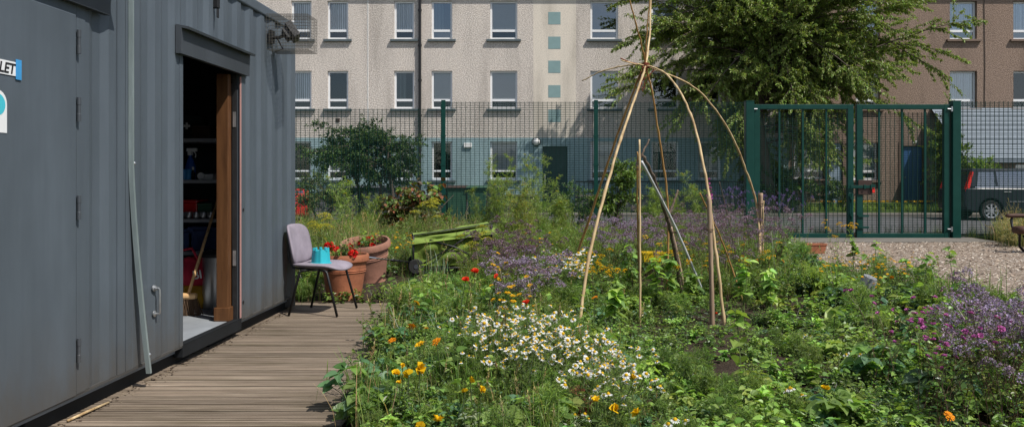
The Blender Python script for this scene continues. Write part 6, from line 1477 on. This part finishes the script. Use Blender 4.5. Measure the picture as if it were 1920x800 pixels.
for i, (px, py, Y, lab, n_) in enumerate([(586, 405, 9.6, 'yellow umbel flowered plant between the chair and the container corner', 5), (612, 415, 9.9, 'yellow umbel flowered plant behind the chair back', 4), (812, 372, 12.6, 'tall yellow umbel flowered plant left of the fence post', 6),
                                       (798, 395, 12.2, 'shorter yellow umbel flowered plant left of the fence post', 5), (884, 452, 9.6, 'yellow umbel flowered plant overlapping the wagon', 6), (905, 435, 9.9, 'yellow umbel flowered plant behind the right end of the wagon', 3)]):
    h = Z_at(py, Y); mb, tips = feather(520 + i, n_, h / .95, .13, 9, 10, .05, .005, ('fen', 'olive', 'mid'), .18, .16, (.13, .14, .05), .004, .1)
    o = plant('umbel_plant', lab, None, 'umbel plant', mb, tips, ['flower_head|um0', 'flower_head|um1'], 1, 530 + i, 1.0, .3); o.location = (X_at(px, Y), Y, 0)
# lavender
lv = []
for i in range(2):
    r_ = np.random.RandomState(540 + i); mb = MB(); tips = []
    g_ = grass(545 + i, 60, .7, .005, .12, ('grey', 'blue'), .5); mb.merge(g_)
    for k in range(22):
        p = stem_path(r_, .95, .16, .45); mb.tube(p, .0018, 3, col=(.12, .14, .10), caps=False); tips.append(p[-1])
    lv.append(plant('lavender_plant', 'lavender bush with dark spikes at the foot of the gate post', 'lavenders by the gate', 'lavender', mb, tips, ['flower_head|l0', 'flower_head|l1'], 2, 540 + i, 1.3, .15))
put(lv, [(X_at(1375, 14.9), 14.9), (X_at(1405, 15.2), 15.2), (X_at(1440, 14.8), 14.8), (X_at(1465, 14.3), 14.3)], seed=36, s0=.9, s1=1.05)
mb, tips = herb(560, 2, 1.25, .05, 16, .07, .04, ('fresh', 'mid'), lean=.1); tips = [A_(t) * A_([1, 1, f]) + r.normal(0, .01, 3) * 0 for t in tips for f in (1, .95, .9, .85, .8)]
o = plant('mallow_plant', 'tall pink flowered mallow beside the top of the sawn lath', None, 'mallow', mb, tips, ['flower_head|k0'], 1, 561, 2.4); o.location = (X_at(1331, 12.5), 12.5, 0)
# broad leaved sunflower and bean seedlings
sunf = []
def broad(seed, h, n=1):
    mb, tips = herb(seed, n, h, .03, 13, .14, .11, ('fresh', 'mid', 'mid'), (.13, .17, .06), .12, .3, .25, .45, .0055, .55, .16); return mb, tips
for i, (px, py, h, lab) in enumerate([(1558, 655, .56, 'sunflower seedling standing alone left of the grey pot'), (1735, 592, .52, 'sunflower seedling with a yellowing leaf right of the grey pot'), (1788, 548, .50, 'sunflower seedling nearest the woodchip'),
        (1640, 520, .5, 'sunflower seedling left of the path edge behind the grey pot'), (1700, 548, .48, 'sunflower seedling behind the yellow leaved one'), (1402, 745, .5, 'tall thin sunflower seedling nearest the front, below the right stake'),
        (1150, 640, .5, 'broad leaved bean plant left of the upright pale cane'), (1232, 590, .55, 'broad leaved bean plant in front of the knotty branch foot'), (1262, 580, .55, 'broad leaved bean plant at the foot of the steel tube'),
        (1182, 560, .55, 'broad leaved bean plant behind the upright pale cane'), (1296, 580, .4, 'low bean plant left of the sawn lath'), (1395, 590, .48, 'broad leaved bean plant right of the pale arching rod'), (1440, 600, .42, 'bean plant in front of the stout right stake'),
        (1462, 525, .5, 'broad leaved plant left of the terracotta trough'), (1262, 545, .5, 'bean plant right of the yellow crate'), (1600, 505, .42, 'broad leaved seedling in front of the ragwort'), (1178, 520, .5, 'bean plant left of the yellow crate')]):
    mb, tips = broad(600 + i, h, 1 if i < 6 else 3); o = plant('sunflower_seedling' if 'sunflower' in lab else 'bean_plant' if 'bean' in lab else 'leafy_seedling', lab, None, 'seedling', mb, tips); p = gp(px, py, 0); o.location = (p.x, p.y, -.01)
for i, (px, py, lab) in enumerate([(955, 790, 'broad leaved strawberry plant at the bottom of the bed left of the brick'), (1035, 775, 'bushy bright green plant close to the perforated brick'), (690, 760, 'ivy like plant creeping over the deck edge at the bottom'), (722, 715, 'leafy creeper spilling on the deck below the calendulas'),
                                  (1640, 700, 'dark strawberry plant at the lower right'), (1700, 690, 'dark rosette plant left of the pink campions'), (1560, 780, 'strawberry plant at the bottom right of the bed'), (1780, 750, 'coarse leaved plant under the pink campions'), (1730, 520, 'dark leafy plant behind the sunflower seedlings')]):
    mb = rosette(640 + i, 26, .085, .065, .18, ('mid', 'blue', 'fresh') if i != 1 else ('fresh', 'lime', 'mid')) ; o = plant('strawberry_plant' if 'strawberry' in lab else 'leafy_plant', lab, None, 'plant', mb, []); p = gp(px, py, .1); o.location = (p.x, p.y, 0); o.scale = (1.0,) * 3 if i not in (4, 5, 7) else (1.25,) * 3
# geraniums in the pots
for nm, P0, zt, hs, lab in ((0, PF, .41, [(617, 462, 8.15), (656, 463, 8.35), (662, 477, 8.1), (628, 468, 8.3)], 'red geraniums growing in the terracotta pot right behind the chair'), (1, PB, .43, [(694, 449, 9.6), (698, 461, 9.45), (677, 457, 9.6)], 'red geraniums growing in the faded pinkish pot')):
    mb = MB(); r_ = np.random.RandomState(660 + nm); 
    q, tp = herb(661 + nm, 14, .2, .2, 9, .055, .055, ('mid', 'dark', 'fresh'), lean=.7); mb.merge(q)
    q = grass(665 + nm, 50, .34, .003, .12, ('dry', (.3, .22, .10), 'olive'), .5, 8); mb.merge(q)
    loc = A_([P0.x, P0.y, zt]); tips = [A_([X_at(px, Y), Y, Z_at(py, Y)]) - loc for px, py, Y in hs]
    for t in tips: mb.tube([t * A_([.3, .3, 0]), t * A_([.8, .8, .6]), t], .003, 4, col=(.1, .13, .05), caps=False)
    o = plant('geranium_plant', lab, None, 'geranium', mb, tips, ['flower_head|g0', 'flower_head|g1'], 1, 668, 1.0, .4); o.location = loc
# weeds at the deck end, grass by the wagon
for i, (px, Y, h, lab) in enumerate([(590, 8.6, .5, 'leafy weeds behind the chair legs'), (565, 8.4, .4, 'weeds at the corner of the container'), (668, 8.15, .14, 'low creeping weed at the far end of the deck'), (715, 8.2, .2, 'grassy weed at the far right end of the deck'), (640, 8.12, .12, 'low leafy weed in front of the terracotta pot')]):
    mb, _ = herb(680 + i, 14, h, .22, 10, .06, .025, ('mid', 'fresh', 'lime')); o = plant('weed', lab, None, 'weed', mb, []); o.location = (X_at(px, Y), Y, 0)
for i, (px, Y) in enumerate([(803, 9.5), (818, 9.45)]):
    g_ = grass(690 + i, 30, .46, .008, .08, ('blue', 'grey'), .45, 3); o = g_.build('grass_tuft', LEAF, None); o.location = (X_at(px, Y), Y, 0); tag(o, 'blue green grass tuft growing against the side of the wagon', 'grass', 'grass tufts by the wagon')

# ================================================================== TREES AND SHRUBS
def leafy(name, label, cat, base, centre, rad, trunk_r, limbs, twigs, lpt, L, W, cols, seed, tl=.8, sag=.6, multi=1, kind=None, shell=.35, leafdown=.8, mat=None, group=None):
    r = np.random.RandomState(seed); base = A_(base, ); centre = A_(centre); rad = A_(rad)
    t = thing(name, label, cat, tuple(base), 0, group); wood = MB(); lf = MB()
    c0 = centre - base
    for m_ in range(multi):
        off = A_([r.normal(0, .25), r.normal(0, .2), 0]) * (multi > 1); top = c0 * A_([1, 1, 1.15]) + off * 3 + A_([0, 0, rad[2] * .25])
        fork = c0 * A_([.3, .3, .45]) + off + r.normal(0, .08, 3) * rad
        wood.tube([off * .6 - A_([0, 0, .1]), off * .8 + fork * .5, fork, (fork + top) / 2 + r.normal(0, .06, 3) * rad, top], [trunk_r * 1.25, trunk_r, trunk_r * .8, trunk_r * .5, trunk_r * .15], 9, col=(1, 1, 1))
        nl = limbs // multi
        for i in range(nl):
            v = norm(r.normal(0, 1, 3)); rr_ = (shell + (1 - shell) * r.rand()) ** .7; end = c0 + v * rad * rr_ * (1 + .14 * math.sin(5 * v[0] + seed) + .1 * r.normal())
            u = r.uniform(.15, .9); st = fork + (top - fork) * u * .8 if end[2] > fork[2] else fork * r.uniform(.75, 1.0)
            mid = (st + end) / 2 + A_([0, 0, .16 * np.linalg.norm(end - st)]) + r.normal(0, .05, 3) * rad
            ts = np.linspace(0, 1, 8)[:, None]; p = (1 - ts) ** 2 * st + 2 * ts * (1 - ts) * mid + ts ** 2 * end; p[:, 2] -= (sag * .12 * rad[2]) * ts[:, 0] ** 3
            lr = trunk_r * .26; wood.tube(p, np.linspace(lr, lr * .12, 8), 5, col=(1, 1, 1), caps=False)
            for k in range(twigs):
                uu = .3 + .7 * r.rand() ** .8; f = uu * 7; j = min(int(f), 6); b = p[j] + (p[j + 1] - p[j]) * (f - j); d = norm(norm(p[j + 1] - p[j]) * .9 + r.normal(0, .62, 3) * A_([1, 1, .55])); ll = tl * (.45 + .75 * r.rand())
                s_ = np.linspace(0, 1, 5)[:, None]; tw = b + d * ll * s_ - A_([0, 0, sag * .35 * ll]) * s_ ** 2; wood.tube(tw[::2], [.008 * tl + .003, .005 * tl + .002, .002], 3, col=(1, 1, 1), caps=False)
                n = max(3, int(lpt * (.6 + .8 * r.rand()))); q = r.rand(n) ** .8 * 4; jj = np.minimum(q.astype(int), 3); P = tw[jj] + (tw[jj + 1] - tw[jj]) * (q - jj)[:, None]
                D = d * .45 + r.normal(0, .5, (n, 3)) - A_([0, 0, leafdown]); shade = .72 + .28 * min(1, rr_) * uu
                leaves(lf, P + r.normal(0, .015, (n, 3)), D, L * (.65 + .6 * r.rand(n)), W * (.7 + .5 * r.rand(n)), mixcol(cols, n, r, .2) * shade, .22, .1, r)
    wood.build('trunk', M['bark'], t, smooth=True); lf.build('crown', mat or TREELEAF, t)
    return t
leafy('cherry_tree', 'large spreading cherry tree with drooping leaves in front of the housing blocks', 'tree', (X_at(1448, 28.2), 28.2, .0), (X_at(1472, 28.2), 28.2, 6.3), (6.2, 2.75, 5.3), .2, 220, 18, 72, .108, .045, ('fresh', 'olive', (.17, .235, .05), (.21, .25, .07)), 900, 1.1, .35, shell=.25, leafdown=.45)
leafy('small_tree', 'small dark leaved tree with several thin trunks behind the fence', 'tree', (X_at(718, 20.2), 20.2, 0), (X_at(690, 20.2), 20.2, 1.85), (1.75, 1.1, 1.1), .055, 66, 15, 24, .072, .032, ('dark', 'mid', 'dark'), 910, .42, .3, 3, shell=.25, leafdown=.2)
leafy('shrub', 'dark shrub behind the fence next to the container corner', 'shrub', (X_at(605, 18.6), 18.6, 0), (X_at(600, 18.6), 18.6, .75), (.75, .5, .75), .03, 26, 12, 20, .06, .022, ('dark', 'mid', 'olive'), 920, .35, .2, 3, leafdown=.0)
leafy('young_tree', 'young ash sapling behind the front left rods by the fence', 'sapling', (X_at(1160, 15.7), 15.7, 0), (X_at(1163, 15.7), 15.7, .95), (.42, .35, .85), .018, 26, 9, 16, .075, .028, ('fresh', 'mid'), 930, .25, .3, 1, leafdown=.1)
leafy('shrub', 'red leaved vine like shrub left of the fence post', 'shrub', (X_at(775, 14.4), 14.4, 0), (X_at(775, 14.4), 14.4, .72), (.6, .4, .5), .02, 24, 8, 9, .10, .085, ('red', 'olive', 'mid', (.10, .07, .03)), 940, .3, .3, 3, leafdown=.4)
leafy('shrub', 'yellow green conifer like bush beside the blue door', 'shrub', (X_at(1778, 28.4), 28.4, .1), (X_at(1778, 28.4), 28.4, 1.9), (.75, .5, 1.9), .06, 60, 12, 20, .10, .035, ('lime', 'fresh', 'mid'), 950, .4, .0, 1, leafdown=-.6)
leafy('shrub', 'low green bush under the slate roofed lean to', 'shrub', (X_at(1835, 27.9), 27.9, .1), (X_at(1838, 27.9), 27.9, 1.35), (.75, .4, .8), .04, 30, 10, 18, .09, .035, ('lime', 'fresh', 'mid'), 955, .35, .0, 2, leafdown=-.3)
leafy('shrub', 'dark bush growing at the fence between the house door and the wigwam', 'shrub', (X_at(1085, 18.4), 18.4, 0), (X_at(1085, 18.4), 18.4, .65), (.55, .4, .6), .02, 22, 10, 18, .06, .025, ('dark', 'mid'), 960, .3, .2, 3, leafdown=.0)
leafy('shrub', 'dark bush behind the gate leaf nearer the wigwam', 'shrub', (X_at(1455, 28.3), 28.3, 0), (X_at(1455, 28.3), 28.3, .9), (1.5, .5, .9), .04, 30, 12, 20, .1, .045, ('dark', 'mid'), 965, .5, .2, 3, leafdown=.1)
leafy('shrub', 'low round bush beside the grey blue door', 'shrub', (X_at(1568, 28.9), 28.9, .1), (X_at(1565, 28.9), 28.9, .75), (.75, .4, .5), .03, 24, 10, 18, .08, .035, ('mid', 'dark', 'fresh'), 968, .3, .2, 3, leafdown=.1)

# ================================================================== LIGHT, SKY, CAMERA
W = bpy.data.worlds.new('World'); SC.world = W; W.use_nodes = True
sdir = Vector((.475, -.345, .81)).normalized()      # towards the sun
nt = W.node_tree; sky = nt.nodes.new('ShaderNodeTexSky'); sky.sky_type = 'NISHITA'; sky.sun_disc = False
el = math.asin(sdir.z); az = math.atan2(sdir.x, sdir.y)
sky.sun_elevation = el; sky.sun_rotation = az; sky.air_density = 1.0; sky.dust_density = 1.0; sky.ozone_density = 1.0
bg = nt.nodes['Background']; bg.inputs['Strength'].default_value = .12; 
tcw = nt.nodes.new('ShaderNodeTexCoord'); mpw = nt.nodes.new('ShaderNodeMapping'); mpw.inputs['Scale'].default_value = (1, 1, 2.2); nt.links.new(tcw.outputs['Generated'], mpw.inputs['Vector'])
cn = N(nt, 'ShaderNodeTexNoise', Scale=2.6, Detail=9, Roughness=.6, Distortion=.4); nt.links.new(mpw.outputs['Vector'], cn.inputs['Vector'])
cf = ramp(nt, cn.outputs['Fac'], [(.47, (0, 0, 0)), (.62, (.85, .85, .85))]); cm_ = N(nt, 'ShaderNodeMix', data_type='RGBA'); nt.links.new(cf, cm_.inputs['Factor'])
nt.links.new(sky.outputs[0], cm_.inputs['A']); cm_.inputs['B'].default_value = (6.2, 6.4, 6.8, 1); nt.links.new(cm_.outputs['Result'], bg.inputs['Color'])
sl = bpy.data.lights.new('sun', 'SUN'); sl.energy = 5.0; sl.angle = math.radians(.53); sl.color = (1, .955, .89)
so = bpy.data.objects.new('sun', sl); COL.objects.link(so); so.rotation_euler = sdir.to_track_quat('Z', 'Y').to_euler()
cam = bpy.data.cameras.new('camera'); co = bpy.data.objects.new('camera', cam); COL.objects.link(co)
co.location = (0, 0, H); co.rotation_euler = (PI / 2, 0, 0)
cam.sensor_width = 36; cam.lens = 36 * F / 1920; cam.shift_x = -(CX - 960) / 1920; cam.shift_y = -(400 - CY) / 1920; cam.clip_start = .05; cam.clip_end = 3000
SC.camera = co
SC.view_settings.view_transform = 'Standard'; SC.view_settings.look = 'None'; SC.view_settings.exposure = 0
SC.cycles.max_bounces = 8; SC.cycles.transparent_max_bounces = 16; SC.cycles.caustics_reflective = False; SC.cycles.caustics_refractive = False
try: SC.cycles.use_denoising = True
except Exception: pass
